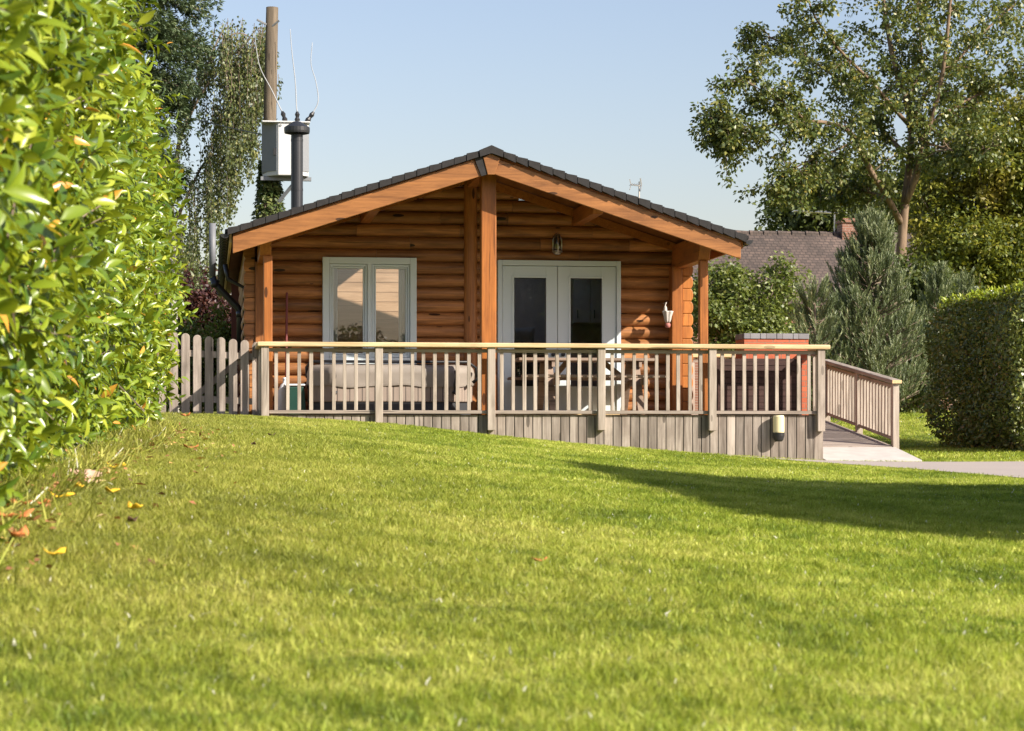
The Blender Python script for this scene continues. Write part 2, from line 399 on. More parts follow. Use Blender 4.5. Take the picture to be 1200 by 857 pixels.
def leaf_cloud(name, pos, axis, up, ln, wd, mat, tmpl=LEAF, rnd=None, parent=None, base=(0, 0, 0), smooth=False):
    tv, tq = tmpl; N = len(pos)
    ax = unit(axis); sd = unit(np.cross(ax, up)); nr = np.cross(sd, ax)
    ln = np.broadcast_to(ln, N); wd = np.broadcast_to(wd, N)
    V = pos[:, None, :] + ax[:, None, :] * (tv[None, :, 0:1] * ln[:, None, None]) + sd[:, None, :] * (tv[None, :, 1:2] * wd[:, None, None]) + nr[:, None, :] * (tv[None, :, 2:3] * ln[:, None, None])
    k = len(tv); Q = (tq[None] + (np.arange(N) * k)[:, None, None]).reshape(-1, tq.shape[1])
    if rnd is None: rnd = rng.random(N)
    return raw_mesh(name, V.reshape(-1, 3), Q, mat, np.repeat(rnd, k), smooth, parent, base)
def rand_dirs(n): return unit(rng.normal(size=(n, 3)))

# ------------------------------------------------------------------ trees
def spline(pts, n):
    pts = np.array(pts, float)
    if len(pts) < 3: return pts[0] + (pts[-1] - pts[0]) * np.linspace(0, 1, n)[:, None]
    out = []; P4 = np.vstack([2 * pts[0] - pts[1], pts, 2 * pts[-1] - pts[-2]])
    seg = len(pts) - 1
    for t in np.linspace(0, seg - 1e-6, n):
        i = int(t); u = t - i; p0, p1, p2, p3 = P4[i:i+4]
        out.append(.5 * ((2 * p1) + (-p0 + p2) * u + (2 * p0 - 5 * p1 + 4 * p2 - p3) * u * u + (-p0 + 3 * p1 - 3 * p2 + p3) * u ** 3))
    return np.array(out)
def limb(mb, pts, r0, r1, n=10, sides=6):
    p = spline(pts, n); mb.tube(p, list(np.linspace(r0, r1, n)), sides); return p
def clump_leaves(centers, radius, per, droop=.3, flat=.8):
    c = np.repeat(centers, per, axis=0); n = len(c)
    r = np.repeat(np.broadcast_to(radius, len(centers)), per)
    off = rand_dirs(n) * (rng.random((n, 1)) ** .45) * r[:, None]; off[:, 2] *= flat
    pos = c + off
    ax = unit(off + rng.normal(size=(n, 3)) * .5 * r[:, None]); ax[:, 2] -= droop
    up = unit(rng.normal(size=(n, 3)) * .75 + np.array([0, 0, 1.0]))
    return pos, ax, up
def crown_points(ells, n, shell=.35, lump=.36):
    pts = []
    vol = np.array([e[1][0] * e[1][1] * e[1][2] for e in ells]); vol = vol ** .75; vol /= vol.sum()
    for e, w in zip(ells, vol):
        m = max(3, int(n * w)); d = rand_dirs(m)
        ph = rng.random(6) * 6.28
        wob = 1 + lump * (np.sin(d[:, 0] * 4.3 + ph[0]) * np.sin(d[:, 1] * 3.9 + ph[1]) + .7 * np.sin(d[:, 2] * 5.1 + ph[2] + d[:, 0] * 3))
        r = (shell + (1 - shell) * rng.random(m) ** .5) * wob
        pts.append(np.array(e[0]) + d * r[:, None] * np.array(e[1]))
    return np.vstack(pts)
def broad_tree(name, base, ells, label, cat, leafmat, barkmat, n_clump, per, lsize, crad, trunk_r=.15, group=None, droop=.3, extra=None, shell=.35, n_limb=40, fork=.35):
    root = empty(name, base, label, cat, group)
    C = crown_points(ells, n_clump, shell)
    if extra is not None: C = np.vstack([C, extra])
    mb = MB(); b = np.array(base, float)
    top = np.array(ells[0][0], float)
    tp = b + (top - b) * np.array([fork * 1.2, fork * 1.2, 1]) ; tp[2] = b[2] + (top[2] - b[2]) * 1.0
    tr = limb(mb, [b - (0, 0, .1), b + (tp - b) * .35 + rng.normal(size=3) * .08, b + (tp - b) * .7 + rng.normal(size=3) * .1, tp], trunk_r, trunk_r * .25, 14, 10)
    idx = rng.choice(len(C), min(n_limb, len(C)), replace=False)
    for i in idx:
        c = C[i]; k = int(np.clip((.25 + .55 * rng.random()) * 13, 3, 12)); s = tr[k]
        if c[2] < s[2] - .2: s = tr[max(2, k - 3)]
        mid = s + (c - s) * .5 + np.array([0, 0, .12 * np.linalg.norm(c - s)]) + rng.normal(size=3) * .08
        limb(mb, [s, mid, c], trunk_r * .32, trunk_r * .05, 7, 5)
    mb.build('trunk', barkmat, root, smooth=True)
    pos, ax, up = clump_leaves(C, crad * (.6 + .8 * rng.random(len(C))), per, droop)
    n = len(pos)
    leaf_cloud('crown', pos, ax, up, lsize * (.7 + .6 * rng.random(n)), lsize * .62 * (.7 + .6 * rng.random(n)), leafmat, LEAF, None, root)
    return root
# ------------------------------------------------------------------ log cabin
XC = 3.655; YW = 31.0; YB = 28.8; ZF = .28; SL = .325
def roofz(x): return 3.775 - SL * abs(x - XC)
def bargez(x): return 3.44 - SL * abs(x - XC)
def soffz(x): return bargez(x) + .25
cabin = empty('log_cabin', (XC, YW, ZF), 'single storey honey brown log cabin with low gable roof, in the middle of the lawn', 'cabin')
CW0, CW1 = .63, 6.63
WIN = (X(378, 30.9), X(488, 30.9), 1.0, Z(433, 302, 30.9))
DOOR = (X(583, 30.9), X(727, 30.9), ZF, Z(655, 305.7, 30.9))
PITCH = .177; Z0 = 2.438 - 13 * PITCH

def log_profile(z):
    h = PITCH - .004; pts = []
    for k in range(9):
        a = k / 8.0; pts.append((YW - .015 - .062 * max(0, math.sin(math.pi * a)) ** .55, z + .002 + h * a))
    return pts + [(YW + .09, z + .002 + h), (YW + .09, z + .002)]
mb = MB(); k = 0
for k in range(22):
    z = Z0 + k * PITCH; zm = z + PITCH
    lo, hi = CW0, CW1
    half = (soffz(XC) - zm + .03) / SL
    if half < .1: continue
    lo, hi = max(lo, XC - half), min(hi, XC + half)
    segs = [(lo, hi)]
    for (a, b, za, zb) in (WIN, DOOR):
        if zm > za + .04 and z < zb - .085:
            n = []
            for (p, q) in segs:
                if b <= p or a >= q: n.append((p, q)); continue
                if a - .0 > p: n.append((p, a + .03))
                if b < q: n.append((b - .03, q))
            segs = n
    for (p, q) in segs:
        cuts = [p]; x = p + random.uniform(.5, 2.2)
        while x < q - .45: cuts.append(x); x += random.uniform(.9, 2.2)
        cuts.append(q)
        for a, b in zip(cuts, cuts[1:]): mb.prism(log_profile(z), 'x', a + .002, b - .002)
mb.build('front_wall', 'log_stain', cabin, smooth=False)
for side in (-1, 1):                                 # side walls: logs running back, their ends stand proud of the front
    mb = MB(); xi = CW0 if side < 0 else CW1; xo = .50 if side < 0 else 6.755
    for k in range(14):
        z = Z0 + k * PITCH
        if z + PITCH > 2.72: break
        h = PITCH - .005
        pts = [(xi, z), (xi, z + h)] + [(xo + side * (.030 * math.sin(math.pi * (1 - a / 6.0)) ** .6 if 0 < a < 6 else 0), z + h * (1 - a / 6.0)) for a in range(7)]
        mb.prism(pts, 'y', 30.73 + random.uniform(-.006, .006), 41.0)
    mb.build('side_wall', 'end_stain' if side > 0 else 'log_stain', cabin, bevel=.008)
    x0, x1 = ((.63, .79) if side < 0 else (6.47, 6.626))
    MB().box(x0 + .002, x1 - .002, 30.70, 30.93, ZF, 2.40).build('corner_board', 'post_stain' if side > 0 else 'log_stain_vertical', cabin, bevel=.01)
mb = MB(); mb.box(CW0, CW1, 40.9, 41.05, ZF, 2.7); mb.prism([(CW0, 2.7), (CW1, 2.7), (XC, 3.66)], 'y', 40.9, 41.05)
mb.build('back_wall', 'log_stain', cabin)
MB().box(.64, 6.62, 31.1, 40.9, ZF - .1, ZF).build('floor', 'interior_floor', cabin)
mb = MB(); mb.box(.66, 3.60, 33.4, 33.46, ZF, 2.6).prism([(.66, 2.6), (3.6, 2.6), (3.6, 3.60), (.66, 2.68)], 'y', 33.4, 33.46)
for kz in range(24): mb.box(.66, 3.6, 33.385, 33.401, ZF + .145 * kz + .004, ZF + .145 * kz + .141) if ZF + .145 * kz < 2.6 else None
mb.build('inner_wall', 'pine_panel', cabin)
MB().box(3.62, 6.6, 36.7, 36.76, ZF, 2.68).build('inner_partition', 'inner_plaster', cabin)
# central half-round upright on the wall
mb = MB(); xm = 3.64
mb.prism([(xm + .095 * math.cos(a), YW - .05 - .085 * math.sin(a)) for a in [math.pi * i / 10 for i in range(11)]], 'z', ZF, soffz(XC) - .06)
mb.build('upright_log', 'log_stain_vertical', cabin, smooth=False)
# trim along the soffit
mb = MB()
for s in (-1, 1):
    a, b = XC + s * .1, XC + s * 3.0
    pts = [(a, soffz(a) - .13), (b, soffz(b) - .13), (b, soffz(b) - .012), (a, soffz(a) - .012)]
    mb.prism(pts, 'y', 30.88, 30.93)
mb.build('gable_trim', 'beam_stain', cabin)

# roof
HOLE = (3.72, 5.02, 31.75, 32.72); HOLE2 = (4.5, 6.1, 34.0, 35.8)  # unseen skylights added to bring sunlight into the rooms
def sheet_pieces(x0, x1):
    """y-ranges of the right-hand slope between x0 and x1 that are not the added skylights"""
    out = [(0, 99)]
    for h in (HOLE, HOLE2):
        if x1 > h[0] + 1e-6 and x0 < h[1] - 1e-6: out = [s for a, b in out for s in ((a, min(b, h[2])), (max(a, h[3]), b)) if s[1] > s[0]]
    return out
mb = MB(); n_c = 21; st = 3.42 / n_c
for s in (-1, 1):
    for c in range(n_c):
        d0, d1 = c * st, (c + 1) * st + .03
        a, b = XC + s * d0, XC + s * d1
        za, zb = roofz(a) - .016, roofz(b) + .004
        th = .045
        pts = [(a, za), (b, zb), (b, zb - th), (a, za - th)]
        for (ya, yb) in (sheet_pieces(min(a, b), max(a, b)) if s > 0 else [(0, 99)]):
            mb.prism(pts, 'y', max(28.77, ya), min(41.3, yb))
        # verge unit: separate clips stepping down the edge
        e0, e1 = c * st + .004, (c + 1) * st - .004
        a, b = XC + s * e0, XC + s * e1
        lo = .100 if s < 0 else .098
        dz = .004 if s < 0 else .022
        ju = random.uniform(-.006, .006); jl = random.uniform(-.005, .005)
        pts = [(a, roofz(a) - .008 + ju), (b, roofz(b) + .010 + jl), (b, roofz(b) - lo - dz + .022), (a, roofz(a) - lo + .02)]
        if c > 0: mb.prism(pts, 'y', 28.735 + random.uniform(-.008, .008), 28.795)
mb.prism([(XC - .16, roofz(XC + .16) + .004), (XC, roofz(XC) + .02), (XC + .16, roofz(XC + .16) + .004), (XC + .15, roofz(XC + .15) - .085), (XC, roofz(XC) - .085), (XC - .15, roofz(XC + .15) - .085)], 'y', 28.715, 28.80)
for i in range(28): mb.prism([(XC - .15, roofz(XC + .15) + .004), (XC, roofz(XC) + .02), (XC + .15, roofz(XC + .15) + .004), (XC, roofz(XC) - .03)], 'y', 28.81 + i * .44, 28.81 + i * .44 + .432)
roof = mb.build('roof', 'roof_tile', cabin)
mb = MB()
for s in (-1, 1):
    xs = [0, HOLE[0] - XC, HOLE2[0] - XC, HOLE[1] - XC, HOLE2[1] - XC, 3.34] if s > 0 else [0, 3.34]
    for d0, d1 in zip(xs, xs[1:]):
        a, b = XC + s * d0, XC + s * d1
        pts = [(a, soffz(a)), (b, soffz(b)), (b, soffz(b) + .02), (a, soffz(a) + .02)]
        for (ya, yb) in (sheet_pieces(min(a, b), max(a, b)) if s > 0 else [(0, 99)]):
            mb.prism(pts, 'y', max(28.852, ya), min(41.2, yb))
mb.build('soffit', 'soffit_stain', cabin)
for HOLE in (HOLE, HOLE2):
  mb = MB(); hz = [roofz(HOLE[0]) + .03, roofz(HOLE[1]) + .03]
  for ya, yb in ((HOLE[2] - .06, HOLE[2]), (HOLE[3], HOLE[3] + .06)):
      mb.prism([(HOLE[0], hz[0] - .05), (HOLE[1], hz[1] - .05), (HOLE[1], hz[1]), (HOLE[0], hz[0])], 'y', ya, yb)
  for xx_, zz_ in ((HOLE[0], hz[0]), (HOLE[1], hz[1])): mb.box(xx_ - .025, xx_ + .025, HOLE[2] - .06, HOLE[3] + .06, zz_ - .05, zz_ - .002)
  sk = mb.build('added_skylight_frame', 'black_metal', cabin)
  mb = MB(); mb.add([(HOLE[0], HOLE[2], hz[0] - .03), (HOLE[1], HOLE[2], hz[1] - .03), (HOLE[1], HOLE[3], hz[1] - .03), (HOLE[0], HOLE[3], hz[0] - .03)], [(0, 1, 2, 3)])
  mb.build('pane', 'window_glass', sk)
# barge boards, ridge wedge and the dark joint strip
for s in (-1, 1):
    if s < 0: top_in, bot_in = 3.43, 3.537
    else: top_in, bot_in = 3.60, 3.66
    xo = XC + s * 3.35
    pts = [(xo, bargez(xo)), (bot_in, bargez(bot_in)), (top_in, bargez(top_in) + .245), (xo, bargez(xo) + .225)]
    MB().prism(pts, 'y', YB, YB + .05).build('barge_board', 'barge_stain', cabin, bevel=.006)
mb = MB(); mb.prism([(3.61, bargez(3.61) - .01), (3.70, bargez(3.70) - .01), (3.775, bargez(3.775) + .235), (XC, bargez(XC) + .25), (3.55, bargez(3.55) + .235)], 'y', YB - .035, YB - .003)
mb.build('ridge_wedge', 'barge_stain', cabin, bevel=.006)
mb = MB(); mb.prism([(3.53, bargez(3.53) - .005), (3.606, bargez(3.606) - .005), (3.546, bargez(3.546) + .26), (3.435, bargez(3.435) + .26)], 'y', YB - .022, YB - .004)
mb.build('ridge_joint_strip', 'roof_tile', cabin)
for x0, x1 in ((.262, .292), (7.018, 7.048)):
    MB().box(x0, x1, 28.86, 41.2, 2.495, 2.62).build('fascia', 'handrail_pine_y' if x0 < 1 else 'beam_stain', cabin)
for s, gx in ((-1, .205), (1, 7.105)):
    mb = MB(); prof = [(gx + .058 * math.cos(math.pi + math.pi * i / 10), 2.60 + .058 * math.sin(math.pi + math.pi * i / 10)) for i in range(11)]
    inner = [(gx + (x - gx) * .86, 2.60 + (z - 2.60) * .86) for x, z in reversed(prof)]
    mb.prism(prof + inner, 'y', 28.78, 41.2)
    mb.prism(prof, 'y', 28.765, 28.785)
    for i in range(46):
        ring = [(gx + (x - gx) * 1.16, 2.60 + (z - 2.60) * 1.16) for x, z in prof]
        ring_in = [(gx + (x - gx) * 1.01, 2.60 + (z - 2.60) * 1.01) for x, z in reversed(prof)]
        mb.prism(ring + ring_in, 'y', 28.9 + i * .26, 28.93 + i * .26)
    mb.build('gutter', 'black_plastic', cabin)
# posts and the beams they carry
for x0, x1, zt in ((.71, .825, 2.36), (3.574, 3.775, soffz(XC) - .02), (6.535, 6.652, 2.36)):
    w = (x1 - x0) / 2
    o = MB().box(x0, x1, 29.25 - w, 29.25 + w, ZF, zt).build('post', 'post_stain', cabin, bevel=.012)
for x0, x1, zb in ((.66, .81, 2.36), (6.52, 6.675, 2.36), (2.09, 2.23, 2.965), (5.08, 5.22, 2.965)):
    zt = min(soffz(x0), soffz(x1)) - .004
    MB().prism([(30.95, zb), (29.22, zb), (29.02, zt), (30.95, zt)], 'x', x0, x1).build('beam', 'beam_stain', cabin, bevel=.008)
MB().box(XC - .07, XC + .07, 28.86, 30.95, soffz(XC) - .20, soffz(XC) - .05).build('ridge_beam', 'beam_stain', cabin, bevel=.006)

# window
def ring(mb, x0, x1, z0, z1, w, ya, yb):
    mb.box(x0, x0 + w, ya, yb, z0, z1); mb.box(x1 - w, x1, ya, yb, z0, z1)
    mb.box(x0 + w, x1 - w, ya, yb, z1 - w, z1); mb.box(x0 + w, x1 - w, ya, yb, z0, z0 + w)
wx0, wx1, wz0, wz1 = WIN
mb = MB(); ring(mb, wx0, wx1, wz0, wz1, .092, 30.86, 31.02)
xm = X(433, 30.9); mb.box(xm - .03, xm + .03, 30.865, 31.02, wz0 + .09, wz1 - .09)
win = mb.build('window', 'white_paint', cabin, bevel=.006)
mb = MB(); ring(mb, wx0 + .05, wx1 - .05, wz0 + .05, wz1 - .05, .052, 30.99, 31.05); mb.build('seal', 'seal_black', win)
for a, b in ((wx0 + .096, xm - .034), (xm + .034, wx1 - .096)):
    mb = MB(); ring(mb, a, b, wz0 + .097, wz1 - .097, .030, 30.885, 30.985)
    ring(mb, a + .034, b - .034, wz0 + .131, wz1 - .131, .022, 30.90, 30.98)
    sash = mb.build('sash', 'white_paint', win, bevel=.004)
    MB().box(a + .05, b - .05, 30.948, 30.953, wz0 + .15, wz1 - .15).build('pane', 'window_glass', win)
# french doors
dx0, dx1, dz0, dz1 = DOOR
fr = MB(); fw = .062
fr.box(dx0, dx0 + fw, 30.85, 31.03, dz0, dz1); fr.box(dx1 - fw, dx1, 30.85, 31.03, dz0, dz1); fr.box(dx0 + fw, dx1 - fw, 30.85, 31.03, dz1 - .075, dz1)
fr.build('door_frame', 'white_paint', cabin, bevel=.006)
MB().box(dx0 - .02, dx1 + .02, 30.72, 31.03, dz0 - .02, dz0 + .055).build('threshold', 'handrail_pine', cabin, bevel=.005)
MB().box(dx0 + .065, dx1 - .065, 31.0, 31.02, dz0 + .06, dz0 + .075).build('door_seal', 'seal_black', cabin)
dm = X(653, 30.9)
for a, b, ga, gb, hx in ((dx0 + fw + .006, dm - .004, X(602, 30.9), X(639.7, 30.9), X(648, 30.9)), (dm + .004, dx1 - fw - .006, X(668, 30.9), X(705, 30.9), X(659.5, 30.9))):
    z0, z1 = dz0 + .065, dz1 - .082; gz0, gz1 = Z(650, 453, 30.9), Z(650, 326, 30.9)
    mb = MB(); mb.box(a, ga, 30.875, 30.935, z0, z1); mb.box(gb, b, 30.875, 30.935, z0, z1); mb.box(ga, gb, 30.876, 30.934, gz1, z1); mb.box(ga, gb, 30.876, 30.934, z0, gz0)
    ring(mb, ga - .028, gb + .028, gz0 - .028, gz1 + .028, .030, 30.862, 30.90)
    door = mb.build('door', 'white_paint', cabin, bevel=.004)
    mb = MB(); ring(mb, ga - .002, gb + .002, gz0 - .002, gz1 + .002, .010, 30.868, 30.905); mb.build('seal', 'seal_black', door)
    MB().box(ga + .004, gb - .004, 30.905, 30.91, gz0 + .004, gz1 - .004).build('pane', 'window_glass', door)
    hz_ = Z(653, 415.5, 30.85)
    mb = MB(); mb.tube([(hx, 30.876, hz_), (hx, 30.84, hz_)], [.032, .030], 14); mb.tube([(hx, 30.84, hz_), (hx, 30.81, hz_)], [.012, .016], 10)
    mb.build('handle', 'black_metal', door, smooth=False)
# flue and soil pipe
fx, fy = X(348, 33.0), 33.0; ft = Z(348, 158, fy)
mb = MB().lathe((fx, fy, 0), [(.088, roofz(fx) - .05), (.088, ft - .02), (.086, ft)], 24)
for z in (roofz(fx) + .62, ft - .10): mb.lathe((fx, fy, z), [(.091, 0), (.091, .035)], 24)
mb.lathe((fx, fy, 0), [(.16, roofz(fx) - .04), (.15, roofz(fx) + .06), (.10, roofz(fx) + .13)], 20)
flue = mb.build('flue', 'black_metal', cabin, smooth=False)
mb = MB().lathe((fx, fy, ft), [(.10, .0), (.185, .02), (.19, .05), (.19, .105), (.16, .125), (.06, .19), (.02, .20)], 24); mb.build('cap', 'black_metal', flue)
py_ = 33.2
pp = [P(281.5, 410, py_), P(281.5, 368, py_), P(279, 361, py_), P(252, 333, py_), P(249, 325, py_)]
mb = MB().tube(pp, .052, 14)
for q in (pp[1], pp[3]): mb.tube([q - Vector((0, 0, .05)), q + Vector((0, 0, .05))], .062, 14)
pipe = mb.build('soil_pipe', 'black_plastic', cabin, smooth=True)
MB().tube([pp[4] + Vector((0, 0, .01)), P(249, 262, py_)], .05, 14).build('vent_stack', 'grey_plastic', pipe, smooth=True)
q0, q1, q2 = P(264, 310, 31.4), P(267, 327, 31.4), P(287, 338, 31.4)
MB().tube([q0, q1, q2, q2 - Vector((0, 0, 2.0))], .034, 10).build('downpipe', 'black_plastic', cabin, smooth=True)
MB().box(X(271, 36), X(284, 36), 35.9, 35.96, ZF, Z(275, 333, 36)).build('side_board', 'redbrown_board', cabin)

# things on and in the cabin
lx, ly, lz = X(653, 30.85), 30.84, Z(653, 286, 30.85)
lamp = empty('wall_light', (lx, ly, lz), 'caged silver bulkhead light on the logs above the french doors', 'light')
MB().box(lx - .05, lx + .05, 30.875, 30.95, lz - .13, lz + .13).build('back_plate', 'black_metal', lamp, bevel=.02)
MB().lathe((lx, ly, lz), [(.02, -.13), (.052, -.11), (.056, .02), (.045, .10), (.02, .125)], 18).build('glass_jar', 'lamp_glass', lamp, smooth=True)
mb = MB()
mb.tube([(lx + .066 * math.cos(a), ly + .066 * math.sin(a), lz - .105) for a in np.linspace(0, 6.28, 21)], .009, 6)
mb.tube([(lx, ly - .066, lz - .14), (lx, ly - .068, lz), (lx, ly - .05, lz + .11), (lx, ly, lz + .14)], .011, 6)
mb.tube([(lx - .062, ly, lz - .12), (lx - .062, ly, lz + .06), (lx - .02, ly, lz + .14)], .008, 6)
mb.tube([(lx + .062, ly, lz - .12), (lx + .062, ly, lz + .06), (lx + .02, ly, lz + .14)], .008, 6)
mb.lathe((lx, ly, lz - .155), [(.02, 0), (.05, .01), (.058, .04)], 16)
mb.build('cage', 'steel', lamp, smooth=True)
ox, oy, oz = X(782.5, 30.62), 30.62, Z(782.5, 371, 30.62)
orn = empty('wall_ornament', (ox, oy, oz), 'small white petalled ornament hung by the right corner of the log wall', 'ornament')
MB().lathe((ox, oy, oz), [(.026, -.09), (.040, -.06), (.050, 0), (.068, .06), (.072, .075), (.058, .068), (.04, .02), (.026, -.05)], 30, 6, .16).build('petal_cup', 'ornament_white', orn, smooth=True)
MB().lathe((ox, oy, oz), [(.012, -.165), (.036, -.15), (.040, -.115), (.030, -.095)], 16).build('pot', 'ornament_pink', orn, smooth=True)
mb = MB().tube([(ox - .02, oy, oz + .05), (ox - .045, oy + .01, oz + .12), (ox - .02, oy + .02, oz + .19), (ox, oy + .10, oz + .20), (ox, oy + .3, oz + .2)], .008, 6)
mb.lathe((ox - .035, oy, oz + .10), [(.004, -.05), (.028, -.02), (.022, .03), (.004, .06)], 10)
mb.build('bracket', 'ornament_white', orn)
for nm, xa, xb, lab in (('curtain', X(389, 31.2), X(395.5, 31.2), 'white curtain at the left edge of the two-pane window'), ('curtain', X(467, 31.2), X(479, 31.2), 'white curtain at the right edge of the two-pane window')):
    mb = MB(); n = 14; pts = []
    for i in range(n + 1):
        pts.append((xa + (xb - xa) * i / n, 31.19 + .022 * math.sin(i * 1.9)))
    pts += [(x, y + .006) for x, y in reversed(pts)]
    mb.prism(pts, 'z', 1.0, 2.46)
    o = mb.build(nm, 'curtain_cloth', base=((xa + xb) / 2, 31.2, 1.0)); tag(o, lab, 'curtain')
sx = X(617, 34); sofa = empty('sofa', (sx, 34.2, ZF), 'dark sofa seen inside through the left french door', 'sofa')
MB().box(sx - .8, sx + .5, 33.9, 34.6, ZF + .1, ZF + .45).build('seat', 'sofa_cloth', sofa, bevel=.04)
MB().box(sx - .8, sx + .5, 34.62, 34.85, ZF + .1, ZF + 1.15).build('backrest', 'sofa_cloth', sofa, bevel=.06)
MB().box(sx - .8, sx + .5, 33.92, 34.58, ZF, ZF + .1).build('base', 'sofa_cloth', sofa)
cu = MB(); cx, cz = X(616, 33.9), Z(616, 398, 33.9)
N_ = 10
vs = []; fs = []
for sd in (-1, 1):
    for i in range(N_ + 1):
        for j in range(N_ + 1):
            a, b = i / N_ * 2 - 1, j / N_ * 2 - 1
            pin = 1 - .10 * (1 - a * a) ; pin2 = 1 - .10 * (1 - b * b)
            vs.append((cx + a * .22 * pin2, 34.36 + sd * .09 * (max(0, (1 - a ** 4) * (1 - b ** 4))) ** .5, cz + b * .22 * pin))
o_ = (N_ + 1) ** 2
for sd in (0, 1):
    for i in range(N_):
        for j in range(N_):
            q = sd * o_ + i * (N_ + 1) + j; fs.append((q, q + N_ + 1, q + N_ + 2, q + 1) if sd else (q, q + 1, q + N_ + 2, q + N_ + 1))
cu.add(vs, fs); tag(cu.build('cushion', 'cushion_cloth', base=(cx, 34.36, cz - .22), smooth=True), 'pale square cushion standing on the dark sofa inside', 'cushion')
kx0, kx1 = X(672, 36.2), X(712, 36.2)
kc = empty('kitchen_cabinet', ((kx0 + kx1) / 2, 36.4, ZF), 'cream wall cupboard seen inside through the right french door', 'cupboard')
zc0, zc1 = Z(690, 379, 36.2), Z(690, 325, 36.2)
MB().box(kx0, kx1, 36.22, 36.6, zc0, zc1).build('body', 'cabinet_cream', kc)
for a, b in ((kx0 + .01, (kx0 + kx1) / 2 - .004), ((kx0 + kx1) / 2 + .004, kx1 - .01)):
    d = MB().box(a, b, 36.19, 36.215, zc0 + .01, zc1 - .01).build('door', 'cabinet_cream', kc, bevel=.006)
    MB().box(a + .05, a + .065, 36.16, 36.188, zc0 + .08, zc0 + .22).build('handle', 'black_metal', d)
# tv aerial behind the ridge
ay = 34.0; ax_ = X(749, ay); az = roofz(ax_)
an = empty('tv_aerial', (ax_, ay, az), 'small silver tv aerial on a thin mast behind the right slope of the cabin roof', 'aerial')
MB().tube([(ax_, ay, az - .02), (ax_, ay, Z(749, 213, ay))], .012, 8).build('mast', 'steel', an)
mb = MB(); zb = Z(745, 216.5, ay)
mb.beam((ax_ - .14, ay, zb), (ax_ + .04, ay, zb - .02), .02, .02)
for dx in (-.13, -.09, -.05, -.01): mb.tube([(ax_ + dx, ay - .14, zb), (ax_ + dx, ay + .14, zb)], .004, 5)
for sg in (-1, 1):
    mb.beam((ax_ - .13, ay, zb), (ax_ - .15, ay, zb + sg * .085), .012, .012)
    mb.beam((ax_ + .035, ay, zb), (ax_ + .02, ay, zb + sg * .10), .06, .010)
mb.build('boom', 'steel', an)

# ------------------------------------------------------------------ deck with railing
DX0, DX1, YD = .66, 8.17, 28.9
deck = empty('wooden_deck', ((DX0 + DX1) / 2, 29.9, ZF), 'raised grey timber deck with vertical skirting boards and a railed edge along the cabin front', 'deck')
mb = MB(); nb = 18
for i in range(nb):
    y0 = 28.96 + i * .122
    if y0 + .115 < 30.68: mb.box(DX0, DX1 - .02, y0, y0 + .115, ZF - .03, ZF)
    elif y0 < 30.7: mb.box(DX0, DX1 - .02, y0, min(30.69, y0 + .115), ZF - .03, ZF)
for i in range(12):
    y0 = 30.70 + i * .122; mb.box(6.80, DX1 - .02, y0, y0 + .115, ZF - .03, ZF)
mb.box(.8, 6.46, 30.70, 30.93, ZF - .03, ZF - .001)
mb.build('floor_boards', 'deck_board', deck)
mb = MB(); x = DX0 + .01; i = 0
while x < DX1 - .05:
    w = .119 + random.uniform(-.006, .006)
    x1 = min(x + w, DX1)
    mb.box(x, x1 - .010, 28.93 + random.uniform(-.003, .003), 28.952, min(tz(x, 28.94), tz(x1, 28.94)) - .06, ZF - .005 - random.uniform(0, .004)); x += w
mb.build('skirt', 'weathered_vertical', deck, bevel=.004)
mb = MB()
for a, b in zip(np.linspace(DX0, DX1 - .04, 14), np.linspace(DX0, DX1 - .04, 14)[1:]):
    mb.box(a, b, 28.957, 28.975, tz((a + b) / 2, 29.0) - .2, ZF - .04)
mb.build('skirt_gap_shade', 'seal_black', deck)  # black sheet added behind the boards so their gaps stay dark
mb = MB(); y = 28.96
while y < 32.2:
    mb.box(DX1 - .018, DX1 + .004, y, y + .112, tz(DX1, y) - .15, ZF - .003); y += .12
mb.build('side_skirt', 'weathered_vertical', deck); mb = MB()
y = 28.96
while y < 30.7:
    mb.box(DX0 - .022, DX0, y, y + .112, tz(DX0, y) - .15, ZF - .003); y += .12
mb.build('side_skirt', 'weathered_vertical', deck)
MB().box(DX0 - .04, DX1 + .06, 28.795, 28.96, 1.158, 1.218).build('handrail', 'handrail_pine', deck, bevel=.012)
post_px = [310.5, 444, 575.5, 704.5, 834.5, 961.5]
cuts = [X(p, 28.88) for p in post_px]
zrt = (1.092, 1.140); zrb = (.290, .334)
for a, b in zip(cuts, cuts[1:]):
    for z0, z1 in (zrt, zrb): MB().box(a + .052, b - .052, 28.885, 28.925, z0, z1).build('rail', 'weathered_x', deck, bevel=.005)
for i, xx in enumerate(cuts):
    zb = tz(xx, 28.86) - .1 if i == 0 else .065
    zb2 = zb + random.uniform(-.012, .012)
    MB().box(xx - .05, xx + .05, 28.825, 28.926, zb2, 1.156).build('railing_post', 'weathered_rail', deck, bevel=.006)
def baluster(x, y, z0=.335, z1=1.091, w=.024):
    return MB().box(x - w, x + w, y - .013, y + .013, z0, z1).build('baluster', 'weathered_rail', deck, bevel=.004)
proto_b = None
for a, b in zip(cuts, cuts[1:]):
    for k in range(1, 10):
        xx = a + (b - a) * k / 10.0 + random.uniform(-.006, .006)
        baluster(xx, 28.905, w=.0235 + random.uniform(-.002, .002))
MB().box(8.09, 8.21, 28.965, 29.45, 1.158, 1.216).build('handrail', 'handrail_pine_y', deck, bevel=.01)
for z0, z1 in (zrt, zrb): MB().box(8.13, 8.17, 28.965, 29.45, z0, z1).build('rail', 'weathered_y', deck)
for yy in (29.06, 29.18, 29.30): baluster(8.15, yy)
